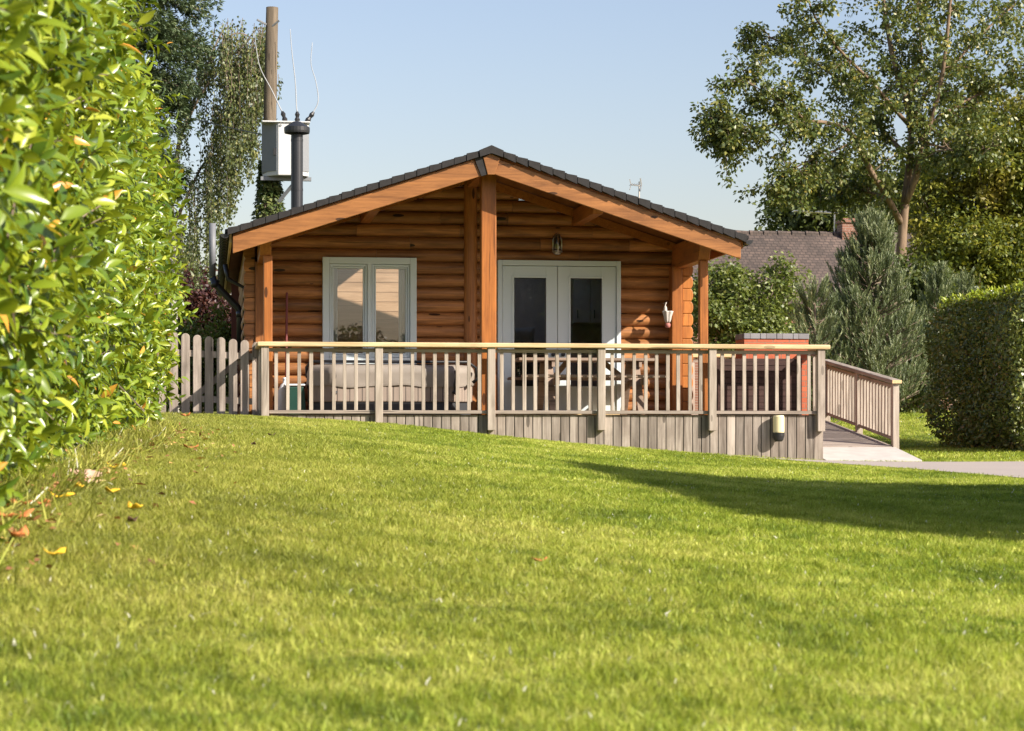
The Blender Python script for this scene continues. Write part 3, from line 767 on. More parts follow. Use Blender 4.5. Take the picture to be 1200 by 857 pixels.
MB().box(DX0 - .05, DX0 + .08, 28.965, 30.70, 1.158, 1.216).build('handrail', 'handrail_pine_y', deck, bevel=.01)
for z0, z1 in (zrt, zrb): MB().box(DX0, DX0 + .04, 28.965, 30.70, z0, z1).build('rail', 'weathered_y', deck)
for yy in np.linspace(29.08, 30.6, 11): baluster(DX0 + .02, yy)
MB().box(6.80, 8.10, 32.05, 32.19, 1.158, 1.216).build('handrail', 'handrail_pine', deck, bevel=.01)
for z0, z1 in (zrt, zrb): MB().box(6.84, 8.10, 32.09, 32.13, z0, z1).build('rail', 'weathered_x', deck)
for xx in np.linspace(6.93, 8.03, 8): baluster(xx, 32.11)

# ramp
ramp = empty('access_ramp', (8.85, 31.0, -.2), 'sloping grey timber ramp with one handrail, at the right end of the deck', 'ramp')
RY0, RY1 = 30.05, 33.6
def rampz(y): return -.145 + (y - RY0) / (RY1 - RY0) * (ZF - .02 + .145)
mb = MB(); y = RY0
while y < RY1:
    y1 = y + .138
    mb.prism([(y, rampz(y)), (y1, rampz(y1)), (y1, rampz(y1) - .03), (y, rampz(y) - .03)], 'x', 8.19, 9.50); y += .145
mb.build('surface', 'weathered_x', ramp)
mb = MB(); mb.prism([(RY0, rampz(RY0) - .03), (RY1, rampz(RY1) - .03), (RY1, -.45), (RY0, -.45)], 'x', 9.46, 9.49); mb.build('side_board', 'weathered_y', ramp)
rx = 9.53
for y in (RY0 + .03, (RY0 + RY1) / 2, RY1 - .05):
    MB().box(rx - .045, rx + .045, y - .045, y + .045, rampz(y) - (.12 if y < 31 else .3), rampz(y) + .885).build('railing_post', 'weathered_rail', ramp, bevel=.006)
d = Vector((0, RY1 - RY0, rampz(RY1) - rampz(RY0))).normalized()
def rp(y, dz): return Vector((rx, y, rampz(y) + dz))
MB().beam(rp(RY0 - .05, .905), rp(RY1 + .05, .905), .14, .055).build('handrail', 'weathered_y', ramp, bevel=.01)
MB().box(rx - .068, rx + .068, RY0 - .058, RY0 - .048, rampz(RY0) + .88, rampz(RY0) + .925).build('handrail_end', 'handrail_pine_y', ramp)
for dz in (.10, .83): MB().beam(rp(RY0 + .08, dz), rp(RY1 - .1, dz), .04, .045).build('rail', 'weathered_y', ramp)
for y in np.linspace(RY0 + .16, RY1 - .14, 23):
    if abs(y - (RY0 + RY1) / 2) < .07: continue
    MB().box(rx - .02, rx + .02, y - .024, y + .024, rampz(y) + .10, rampz(y) + .84).build('baluster', 'weathered_rail', ramp)
mb = MB(); mb.prism([(28.86, -.325), (RY0 - .004, -.155), (RY0 - .004, -.21), (28.86, -.385)], 'x', 8.19, 9.52)
mb.build('landing', 'landing_slab', ramp, bevel=.006)

# deck skirt lamp
kx = X(912, 28.84); ky = 28.82
lamp2 = empty('step_light', (kx, ky, -.07), 'cream and black cylinder lamp fixed to the deck skirt near the ramp', 'light')
MB().lathe((kx, ky, 0), [(.074, .045), (.076, .06), (.076, .255), (.066, .275)], 22).build('diffuser', 'cream_glass', lamp2, smooth=False)
MB().lathe((kx, ky, 0), [(.045, -.075), (.064, -.05), (.078, .0), (.080, .044)], 22).build('base', 'black_plastic', lamp2)
MB().box(kx - .05, kx + .05, ky + .06, 28.934, -.03, .26).build('back_plate', 'black_plastic', lamp2)

# hot tub
tx0, tx1, ty0, ty1 = X(363, 29.78), X(556, 29.78), 29.72, 30.82
def octo(e, ch=.30): return [(tx0 - e + ch, ty0 - e), (tx1 + e - ch, ty0 - e), (tx1 + e, ty0 - e + ch), (tx1 + e, ty1 + e - ch), (tx1 + e - ch, ty1 + e), (tx0 - e + ch, ty1 + e), (tx0 - e, ty1 + e - ch), (tx0 - e, ty0 - e + ch)]
tub = empty('hot_tub', ((tx0 + tx1) / 2, 30.27, ZF), 'covered hot tub with tan slatted sides behind the left railing', 'hot tub')
MB().prism(octo(-.02), 'z', ZF + .001, .455).build('rail_shadow_band', 'tub_shadow', tub)  # dark foot stands for the handrail's shadow on the tub
MB().prism(octo(0), 'z', .457, .70).build('side_panel', 'tub_panel', tub, bevel=.015)
# cover: padded lid with a drooping, folded skirt
vs = []; fs = []; ring_n = 96
def octo_pt(t, e):
    o = octo(e, .30); per = [math.dist(o[i], o[(i + 1) % 8]) for i in range(8)]; L = sum(per); s_ = t * L
    for i in range(8):
        if s_ <= per[i]: a, b = o[i], o[(i + 1) % 8]; f = s_ / per[i]; return (a[0] + (b[0] - a[0]) * f, a[1] + (b[1] - a[1]) * f)
        s_ -= per[i]
    return o[0]
levels = [(.018, .665), (.024, .70), (.015, .77), (.024, .83), (.014, .90), (-.012, .945), (-.11, .96), (-.6, .975)]
prng = np.random.default_rng(5); ph = prng.random(8) * 6.28
for li, (e, z) in enumerate(levels):
    for k in range(ring_n):
        t = k / ring_n; x_, y_ = octo_pt(t, e)
        wob = (.006 * math.sin(t * 6.28 * 9 + ph[0] + li * .9) + .004 * math.sin(t * 6.28 * 17 + ph[1] - li * 1.3)) * (1 if li < 5 else .2)
        sag = .014 * math.sin(t * 6.28 * 5 + ph[2]) + .006 * math.sin(t * 6.28 * 12 + ph[3])
        cx_, cy_ = (tx0 + tx1) / 2, 30.27
        dx_, dy_ = x_ - cx_, y_ - cy_; dl = math.hypot(dx_, dy_)
        vs.append((x_ + dx_ / dl * wob, y_ + dy_ / dl * wob, z + (sag if li < 2 else sag * .4)))
for li in range(len(levels) - 1):
    for k in range(ring_n): fs.append((li * ring_n + k, li * ring_n + (k + 1) % ring_n, (li + 1) * ring_n + (k + 1) % ring_n, (li + 1) * ring_n + k))
fs.append(tuple(range((len(levels) - 1) * ring_n, len(levels) * ring_n)))
MB().add(vs, fs).build('cover', 'tub_cover', tub, smooth=True)
mb = MB(); bz = 1.005
mb.tube([(tx0 - .02, 30.2, .80), (tx0 - .03, 30.1, .93), (tx0 + .02, 30.0, bz), (tx1 - .06, 30.0, bz), (tx1 + .05, 30.05, .93), (tx1 + .07, 30.15, .80)], .020, 8)
mb.tube([(tx1 - .02, 29.82, .72), (tx1 + .08, 29.80, .80), (tx1 + .10, 29.86, .95)], .022, 8)
mb.build('cover_lifter', 'black_metal', tub, smooth=True)
for bx in (X(533, 29.7), X(392, 29.7)):
    mb = MB(); mb.tube([(bx, 29.69, .88), (bx + .012, 29.68, .80), (bx - .006, 29.68, .70), (bx, 29.70, .60)], .012, 6); mb.tube([(bx - .03, 29.695, .60), (bx + .03, 29.695, .57)], .026, 8)
    mb.build('strap', 'black_plastic', tub)

# green bin with pale things on it
gx0, gx1, gy = X(334, 30.2), X(361, 30.2), 30.2
bin_ = empty('storage_bin', ((gx0 + gx1) / 2, gy, ZF), 'dark green plastic bin on the deck left of the hot tub', 'bin')
mb = MB(); zt = Z(347, 453, 30.2)
a = .03; vs = [(gx0 + a, gy - .17, ZF), (gx1 - a, gy - .17, ZF), (gx1 - a, gy + .17, ZF), (gx0 + a, gy + .17, ZF), (gx0, gy - .2, zt), (gx1 - .06, gy - .2, zt), (gx1 - .06, gy + .2, zt), (gx0, gy + .2, zt)]
mb.add(vs, [(0, 3, 2, 1), (4, 5, 6, 7), (0, 1, 5, 4), (1, 2, 6, 5), (2, 3, 7, 6), (3, 0, 4, 7)]); mb.build('body', 'green_plastic', bin_, bevel=.02)
MB().box(gx0 - .015, gx1 - .045, gy - .215, gy + .215, zt + .002, zt + .03).build('lid', 'white_plastic', bin_, bevel=.012)
jx = X(334, 30.5); jz = ZF
tag(MB().lathe((jx, 30.52, jz), [(.085, .001), (.10, .03), (.10, .34), (.06, .42), (.028, .45), (.028, .49), (.032, .495), (.030, .52)], 18).build('water_container', 'white_plastic', base=(jx, 30.52, jz), smooth=True), 'pale plastic water container beside the green bin', 'container')
rpx = X(334.5, 30.88); tag(MB().tube([(rpx, 30.72, ZF), (rpx + .02, 30.88, Z(334, 343, 30.88))], .016, 8).build('pole', 'red_paint', base=(rpx, 30.72, ZF)), 'thin dark red pole leaning upright on the logs left of the window', 'pole')

# picnic table
pxa, pxb = X(604, 29.95), X(764, 29.95); ptz = Z(680, 419.5, 29.6); ptb = Z(680, 439, 29.15)
pt = empty('picnic_table', ((pxa + pxb) / 2, 29.95, ZF), 'weathered wooden picnic table with two benches in front of the french doors', 'picnic table')
mb = MB()
for i in range(5): mb.box(pxa, pxb, 29.58 + i * .148, 29.58 + i * .148 + .136, ptz - .038, ptz)
mb.build('tabletop', 'table_wood', pt, bevel=.005)
for yc in (29.16, 30.52):
    mb = MB()
    for i in range(2): mb.box(pxa - .0, pxb + .03, yc + i * .13, yc + i * .13 + .118, ptb - .038, ptb)
    mb.build('bench', 'table_wood', pt, bevel=.005)
for xl in (X(640, 29.95), X(741, 29.95)):
    for s in (-1, 1):
        MB().beam((xl, 29.95 + s * .22, ptz - .04), (xl, 29.95 + s * .66, ZF), .045, .095, (1, 0, 0)).build('leg', 'table_wood', pt, bevel=.004)
    MB().box(xl + .024, xl + .066, 29.17, 30.72, ptb - .135, ptb - .040).build('crossbeam', 'table_wood', pt, bevel=.004)
    MB().box(xl + .024, xl + .066, 29.60, 30.30, ptz - .125, ptz - .040).build('cleat', 'table_wood', pt, bevel=.004)
for a, b in ((X(643, 29.95) + .03, X(664, 29.95)), (X(738, 29.95) - .03, X(707, 29.95))):
    MB().beam((a, 29.95, ptb - .07), (b, 29.95, ptz - .05), .04, .07).build('brace', 'table_wood', pt)

# brick barbecue and the dark slats set before it
bq = empty('brick_barbecue', (7.67, 29.75, ZF), 'red brick barbecue block with blue grey coping at the right end of the deck', 'barbecue')
bx0, bx1, bz1 = X(872, 29.5), X(947.5, 29.5), Z(910, 391, 29.5)
MB().box(bx0, bx1, 29.5, 30.0, ZF, bz1 - .077).build('body', 'red_brick', bq, bevel=.004)
mb = MB(); n = 4
w = (bx1 - bx0 + .016) / n
for i in range(n): mb.box(bx0 - .008 + i * w + .003, bx0 - .008 + (i + 1) * w - .003, 29.485, 30.015, bz1 - .075, bz1)
mb.build('coping', 'coping_brick', bq, bevel=.006)
cb = empty('slatted_panel', (7.5, 29.3, ZF), 'dark brown slatted screen standing in front of the brick barbecue', 'panel')
sx0, sx1, sz1 = X(838, 29.3), X(939, 29.3), Z(890, 420.5, 29.3)
mb = MB(); MB().box(sx0 + .03, sx1 - .03, 29.322, 29.324, ZF, sz1).build('backing', 'dark_slat', cb); nz = 9; hh = (sz1 - ZF - .02) / nz
for i in range(nz): mb.box(sx0 + .03, sx1 - .03, 29.29, 29.32, ZF + .01 + i * hh + .003, ZF + .01 + (i + 1) * hh - .003)
mb.build('slats', 'dark_slat', cb)
for xx in (sx0, sx1 - .05): MB().box(xx, xx + .05, 29.27, 29.34, ZF, sz1 + .01).build('upright', 'dark_slat', cb)
MB().box(sx0 + .05, sx1 - .05, 29.325, 29.345, ZF + .2, ZF + .24).build('batten', 'dark_slat', cb)

# picket fence with its gate-like run left of the deck
YF = 29.85
fence = empty('picket_fence', (.0, YF, .28), 'grey weathered picket fence with rounded tops between the hedge and the deck', 'fence')
pk = [300.5, 286.8, 273.0, 259.0, 245.0, 231.2, 217.4, 203.5, 189.5, 175.5]
for i, p in enumerate(pk):
    xx = X(p, YF); w = .056; zt = Z(p, 400.5 - (300.5 - p) * .122, YF) + random.uniform(-.006, .006)
    zb = tz(xx, YF) + .015
    pts = [(xx - w, zb), (xx + w, zb), (xx + w, zt - w)] + [(xx + w * math.cos(a), zt - w + w * math.sin(a)) for a in np.linspace(.3, math.pi - .3, 7)] + [(xx - w, zt - w)]
    MB().prism(pts, 'y', YF, YF + .022).build('picket', 'picket_wood', fence, bevel=.004)
for dz in (.22, .82):
    MB().beam((X(172, YF), YF + .047, .28 + dz + .03), (.60, YF + .047, .24 + dz), .04, .085).build('rail', 'picket_wood', fence)
MB().box(.575, .625, YF - .02, YF + .07, .1, 1.05).build('fence_post', 'picket_wood', fence)
mb = MB(); mb.beam((X(211, YF), YF + .10, .36), (X(291, YF), YF + .10, 1.12), .03, .08); mb.build('brace', 'picket_wood', fence)
# ------------------------------------------------------------------ ground, path
def grid_axis(lo, hi, fine_lo, fine_hi, step, grow=1.35):
    a = list(np.arange(fine_lo, fine_hi + 1e-6, step)); s = step
    while a[-1] < hi: s *= grow; a.append(a[-1] + s)
    s = step
    while a[0] > lo: s *= grow; a.insert(0, a[0] - s)
    return np.array(a)
gx = grid_axis(-900, 900, -7, 17, .25); gy = grid_axis(-500, 1500, 2, 56, .25)
GX, GY = np.meshgrid(gx, gy)
GZ = terrain(GX, GY)
q = np.arange(len(gx) * len(gy)).reshape(len(gy), len(gx))
Q = np.stack([q[:-1, :-1], q[:-1, 1:], q[1:, 1:], q[1:, :-1]], -1).reshape(-1, 4)
tag(raw_mesh('lawn', np.stack([GX, GY, GZ], -1).reshape(-1, 3), Q, 'lawn_ground', None, True), None, None, None, 'structure')
PATH_F = [(6.4, 28.74), (7.2, 28.2), (8.0, 27.1), (8.5, 26.0), (8.8, 24.2), (9.0, 22.2)]      # near edge of the path
def path_front(y):
    for (xa, ya), (xb, yb) in zip(PATH_F, PATH_F[1:]):
        if yb <= y <= ya: return xa + (xb - xa) * (ya - y) / (ya - yb)
    return 99
def path_back(x): return 28.78 if x < 9.6 else 28.78 - .12 * (x - 9.6)
ys = np.linspace(28.72, 22.2, 60); us = np.linspace(0, 1, 30); V = []
for y in ys:
    xa = path_front(y); V.append(np.c_[xa + (14.5 - xa) * us, np.full(30, y)])
V = np.array(V); VZ = terrain(V[..., 0], V[..., 1]) + .010
q = np.arange(60 * 30).reshape(60, 30); Q = np.stack([q[:-1, :-1], q[1:, :-1], q[1:, 1:], q[:-1, 1:]], -1).reshape(-1, 4)
tag(raw_mesh('path', np.dstack([V, VZ[..., None]]).reshape(-1, 3), Q, 'asphalt_path', None, True), None, None, None, 'structure')

# grass blades: one mesh, denser and finer near the camera
def view_points(y0, y1, dens):
    xa, xb = XY(-70), XY(1270)
    area = (xb - xa) * (y1 ** 2 - y0 ** 2) / 2; n = int(area * dens)
    y = np.sqrt(rng.random(n) * (y1 ** 2 - y0 ** 2) + y0 ** 2); x = (xa + (xb - xa) * rng.random(n)) * y
    return x, y
pts = []
for y0, y1, dens, hgt, wid in ((3.6, 6.5, 10000, .032, .0032), (6.5, 10, 8000, .030, .0036), (10, 16, 5600, .030, .0042), (16, 29.4, 2700, .030, .0058), (29.4, 45, 700, .04, .011)):
    x, y = view_points(y0, y1, dens); pts.append(np.c_[x, y, np.full(len(x), hgt), np.full(len(x), wid)])
for px0, px1 in ((-420, -70), (1270, 1900)):            # thinner grass out to both sides of the picture
    for y0, y1, dens, hgt, wid in ((4, 10, 2600, .032, .007), (10, 18, 1400, .032, .009), (18, 29.4, 700, .034, .012)):
        n = int((XY(px1) - XY(px0)) * (y1 ** 2 - y0 ** 2) / 2 * dens); yy_ = np.sqrt(rng.random(n) * (y1 ** 2 - y0 ** 2) + y0 ** 2)
        pts.append(np.c_[(XY(px0) + (XY(px1) - XY(px0)) * rng.random(n)) * yy_, yy_, np.full(n, hgt), np.full(n, wid)])
G = np.vstack(pts); x, y = G[:, 0], G[:, 1]
pf = np.array([path_front(v) for v in np.linspace(22.2, 28.74, 200)]); pfx = np.interp(y, np.linspace(22.2, 28.74, 200), pf)
keep = ~((x > DX0 - .03) & (x < DX1 + .02) & (y > 28.93) & (y < 41))
keep &= ~((y > 22.2) & (y < 28.74) & (x > pfx + rng.normal(size=len(x)) * .07 - .03))
keep &= ~((x > DX1) & (x < 9.53) & (y > 28.85) & (y < 33.8))
keep &= ~((y > 29.9) & (x < .7))
keep &= ~((y > 32) & (x < 8))
keep &= ~((x < -.62 + .03 * (y - 9)) & (rng.random(len(x)) < .75) & (y > 6))
G = G[keep]; x, y = G[:, 0], G[:, 1]; N = len(G)
_lat = np.random.default_rng(77).random((256, 256))
def vnoise(x, y, s):
    u, v = x * s + 71.3, y * s + 33.7; i, j = np.floor(u).astype(int), np.floor(v).astype(int); a, b = u - i, v - j; a = a * a * (3 - 2 * a); b = b * b * (3 - 2 * b)
    g = lambda p, q: _lat[p % 256, q % 256]
    return (g(i, j) * (1 - a) + g(i + 1, j) * a) * (1 - b) + (g(i, j + 1) * (1 - a) + g(i + 1, j + 1) * a) * b
tuft = vnoise(x, y, 9.0); pat = vnoise(x, y, 2.2); lx1, ly1 = vnoise(x + 9, y, 6.0) - .5, vnoise(x, y + 17, 6.0) - .5
h = G[:, 2] * (.45 + .75 * rng.random(N)) * (.42 + .80 * tuft + .35 * pat); rn = np.clip(rng.random(N) * .8 + .2 * vnoise(x, y, 14.0), 0, 1); rn = np.where(rng.random(N) > .9945, .997, np.minimum(rn, .98)); h = np.where(rn > .988, np.clip(h, .014, .03) * .8, h); G[:, 3] = np.where(rn > .988, G[:, 3] * 1.9, G[:, 3])
z = terrain(x, y) - .004
p0 = np.c_[x, y, z]; lean = rng.normal(size=(N, 2)) * .46 + np.c_[lx1, ly1] * .35; az_ = rng.random(N) * 6.28
side = np.c_[np.cos(az_), np.sin(az_), np.zeros(N)] * (G[:, 3] * (.45 + 1.3 * rng.random(N) ** 2) * .5)[:, None]
mid = p0 + np.c_[lean * (h * .45)[:, None], h * .62]; tip = p0 + np.c_[lean * (h * 1.25)[:, None], h]
V = np.stack([p0 - side, p0 + side, mid + side * .8, mid - side * .8, tip], 1).reshape(-1, 3)
b = (np.arange(N) * 5)[:, None]
me_q = np.concatenate([b + np.array([[0, 1, 2, 3]]), ], 0)
# quads for the lower half, the tip as a folded quad sharing the middle edge
tipq = b + np.array([[3, 2, 4]])
def raw_mixed(name, V, quads, tris, mat, rnd):
    me = bpy.data.meshes.new(name); me.vertices.add(len(V)); me.vertices.foreach_set('co', V.astype(np.float32).ravel())
    L = np.concatenate([quads.ravel(), tris.ravel()]).astype(np.int32); me.loops.add(len(L)); me.loops.foreach_set('vertex_index', L)
    ls = np.concatenate([np.arange(len(quads)) * 4, len(quads) * 4 + np.arange(len(tris)) * 3]).astype(np.int32)
    me.polygons.add(len(ls)); me.polygons.foreach_set('loop_start', ls); me.update(calc_edges=True)
    a = me.attributes.new('rnd', 'FLOAT', 'POINT'); a.data.foreach_set('value', rnd.astype(np.float32)); me.materials.append(MATS[mat])
    o = bpy.data.objects.new(name, me); COL.objects.link(o); return o
tag(raw_mixed('grass', V, me_q, tipq, 'grass_blade', np.repeat(rn, 5)), 'short mown lawn grass with pale blades coloured as glints', 'grass', None, 'stuff')

# ------------------------------------------------------------------ laurel hedge on the left
def hedge_x(y, z):
    zz = np.array([-.6, .0, .5, .85, 1.5, 2.15, 2.9, 3.84, 4.3]); xx = np.array([-.85, -.66, -.47, -.42, -.40, -.42, -.64, -.98, -1.2])
    yy = np.array([4, 7, 9, 12, 16, 21]); off = np.array([-.22, -.20, -.20, -.22, -.14, 0.0])
    return np.interp(z, zz, xx) + np.interp(y, yy, off)
def hedge_end(z): return np.interp(z, [0, 1, 2.5, 4.2], [21.0, 21.4, 21.3, 20.9])
hedge = empty('laurel_hedge', (-1.3, 13, 0), 'tall bright green laurel hedge with glossy leaves along the left edge', 'hedge')
def sprigs(n, y0, y1, z0, z1, depth):
    y = y0 + (y1 - y0) * rng.random(n); z = z0 + (z1 - z0) * rng.random(n)
    g = terrain(np.full(n, -.7), y); z = np.maximum(z, g + .04 + .10 * (y < 9))
    lump = .11 * np.sin(y * 3.1 + 1.7 * np.sin(z * 2.3)) + .05 * np.sin(z * 4.7 + y * 2.2)
    return np.c_[hedge_x(y, z) + lump - depth * rng.random(n) ** 1.3 - .10, y, z]
S = [sprigs(1100, 5.3, 8, -.55, 1.7, .75), sprigs(1550, 8, 12, -.35, 2.5, .7), sprigs(1900, 12, 16.5, -.2, 3.4, .6), sprigs(2600, 16.5, 21.2, .0, 4.2, .55)]
S.append(sprigs(700, 5.5, 16, 1.8, 4.2, .3))                                   # upper part above the picture
n = 900; ys = 5.3 + 16 * rng.random(n); S.append(np.c_[-1.0 - 1.2 * rng.random(n), ys, 4.1 + .2 * rng.random(n)])     # top
n = 500; zs = 4.1 * rng.random(n); S.append(np.c_[-.5 - 1.8 * rng.random(n), hedge_end(zs) - .1 * rng.random(n), zs])  # far end
S = np.vstack(S)
out = np.c_[.80 + 0 * S[:, 0], -.10 + 0 * S[:, 0], .28 + 0 * S[:, 0]] + rng.normal(size=S.shape) * .50
top = S[:, 2] > 4.05; out[top] = np.array([.2, -.1, 1.0]) + rng.normal(size=(top.sum(), 3)) * .45
far = S[:, 1] > 20.6; out[far] += np.array([.1, .6, .1])
out = unit(out)
per = 8; i = np.tile(np.arange(per), len(S)); base_ = np.repeat(S, per, 0); d = np.repeat(out, per, 0)
stem = .16 + .14 * np.repeat(rng.random(len(S)), per)
perp = unit(np.cross(d, np.tile(np.array([0.1, .2, 1.0]), (len(d), 1)))); per2 = np.cross(d, perp)
ang = i * 2.4 + np.repeat(rng.random(len(S)) * 6.28, per)
rad = perp * np.cos(ang)[:, None] + per2 * np.sin(ang)[:, None]
t = i / (per - 1.0)
pos = base_ + d * (stem * (.15 + .85 * t))[:, None]
axl = unit(d * (.35 + .55 * t)[:, None] + rad * (.95 - .35 * t)[:, None] + rng.normal(size=d.shape) * .16)
upl = unit(d * .8 + np.array([.25, -.15, .65]) - rad * .3 + rng.normal(size=d.shape) * .25)
ln = .128 * (.55 + .75 * rng.random(len(pos)) ** 1.2) * (1 - .25 * t)
tone = np.repeat(rng.random(len(S)), per); rl = np.clip(.36 * tone + .42 * rng.random(len(pos)) + .20 * t, 0, .93)
od = rng.random(len(pos)); rl = np.where(od > .987, .97 + .03 * rng.random(len(pos)), rl)
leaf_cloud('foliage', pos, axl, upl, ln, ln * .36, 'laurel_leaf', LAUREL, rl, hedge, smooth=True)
mb = MB()
for k in range(0, len(S), 5):
    p = S[k]; e = p + out[k] * .22; mb.tube([p - out[k] * .25 - np.array([0, 0, .12]), p, e], [.006, .005, .003], 4, False)
for k in range(60):
    y = 5.5 + 15.5 * k / 59.0; x0 = -1.25 + random.uniform(-.25, .2); g = tz(-.7, y)
    mb.tube([(x0, y, g - .1), (x0 + random.uniform(-.1, .1), y + random.uniform(-.2, .2), g + 1.5), (x0 + random.uniform(-.2, .3), y + random.uniform(-.3, .3), 3.9)], [.03, .022, .008], 6)
mb.build('stems', 'bark', hedge)
n = 9000; yy = 5.4 + 15.6 * rng.random(n); zz = -.4 + 4.4 * rng.random(n) ; xx = hedge_x(yy, zz) - .55 - .5 * rng.random(n)
ib = np.c_[xx, yy, np.maximum(zz, terrain(np.full(n, -.8), yy))]
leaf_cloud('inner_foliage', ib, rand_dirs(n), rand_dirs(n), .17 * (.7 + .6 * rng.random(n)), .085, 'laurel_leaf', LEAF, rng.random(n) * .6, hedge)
# rough grass tufts at the hedge foot
n = 2600; yy = np.sqrt(rng.random(n) * (21.5 ** 2 - 6.5 ** 2) + 6.5 ** 2); xx = np.interp(yy, [6, 9, 14, 21], [-.78, -.74, -.60, -.47]) + rng.normal(size=n) * .10
zz = terrain(xx, yy); pz = np.c_[xx, yy, zz]; ax = np.c_[rng.normal(size=n) * .5 + .25, rng.normal(size=n) * .5, .35 + .7 * rng.random(n)]
leaf = leaf_cloud('long_grass', pz, ax, rand_dirs(n), .05 + .10 * rng.random(n), .008, 'grass_blade', STRIP, rng.random(n)); tag(leaf, 'long rough grass growing at the foot of the laurel hedge', 'grass', None, 'stuff')

n = 900; yy = np.sqrt(rng.random(n) * (21.5 ** 2 - 6.5 ** 2) + 6.5 ** 2); xx = np.interp(yy, [6, 9, 14, 21], [-.74, -.68, -.54, -.42]) + rng.normal(size=n) * .10 + (rng.random(n) < .12) * rng.random(n) * .6
zz = terrain(xx, yy) + .012 + .018 * rng.random(n)
tag(leaf_cloud('leaf_litter', np.c_[xx, yy, zz], np.c_[rng.normal(size=(n, 2)), .25 * rng.normal(size=n)], np.c_[.4 * rng.normal(size=(n, 2)), np.ones(n)], .022 + .05 * rng.random(n) ** 2, .014 + .02 * rng.random(n), 'litter_mix', LEAF), 'small dry brown and orange leaf litter along the hedge foot', 'leaf litter', None, 'stuff')
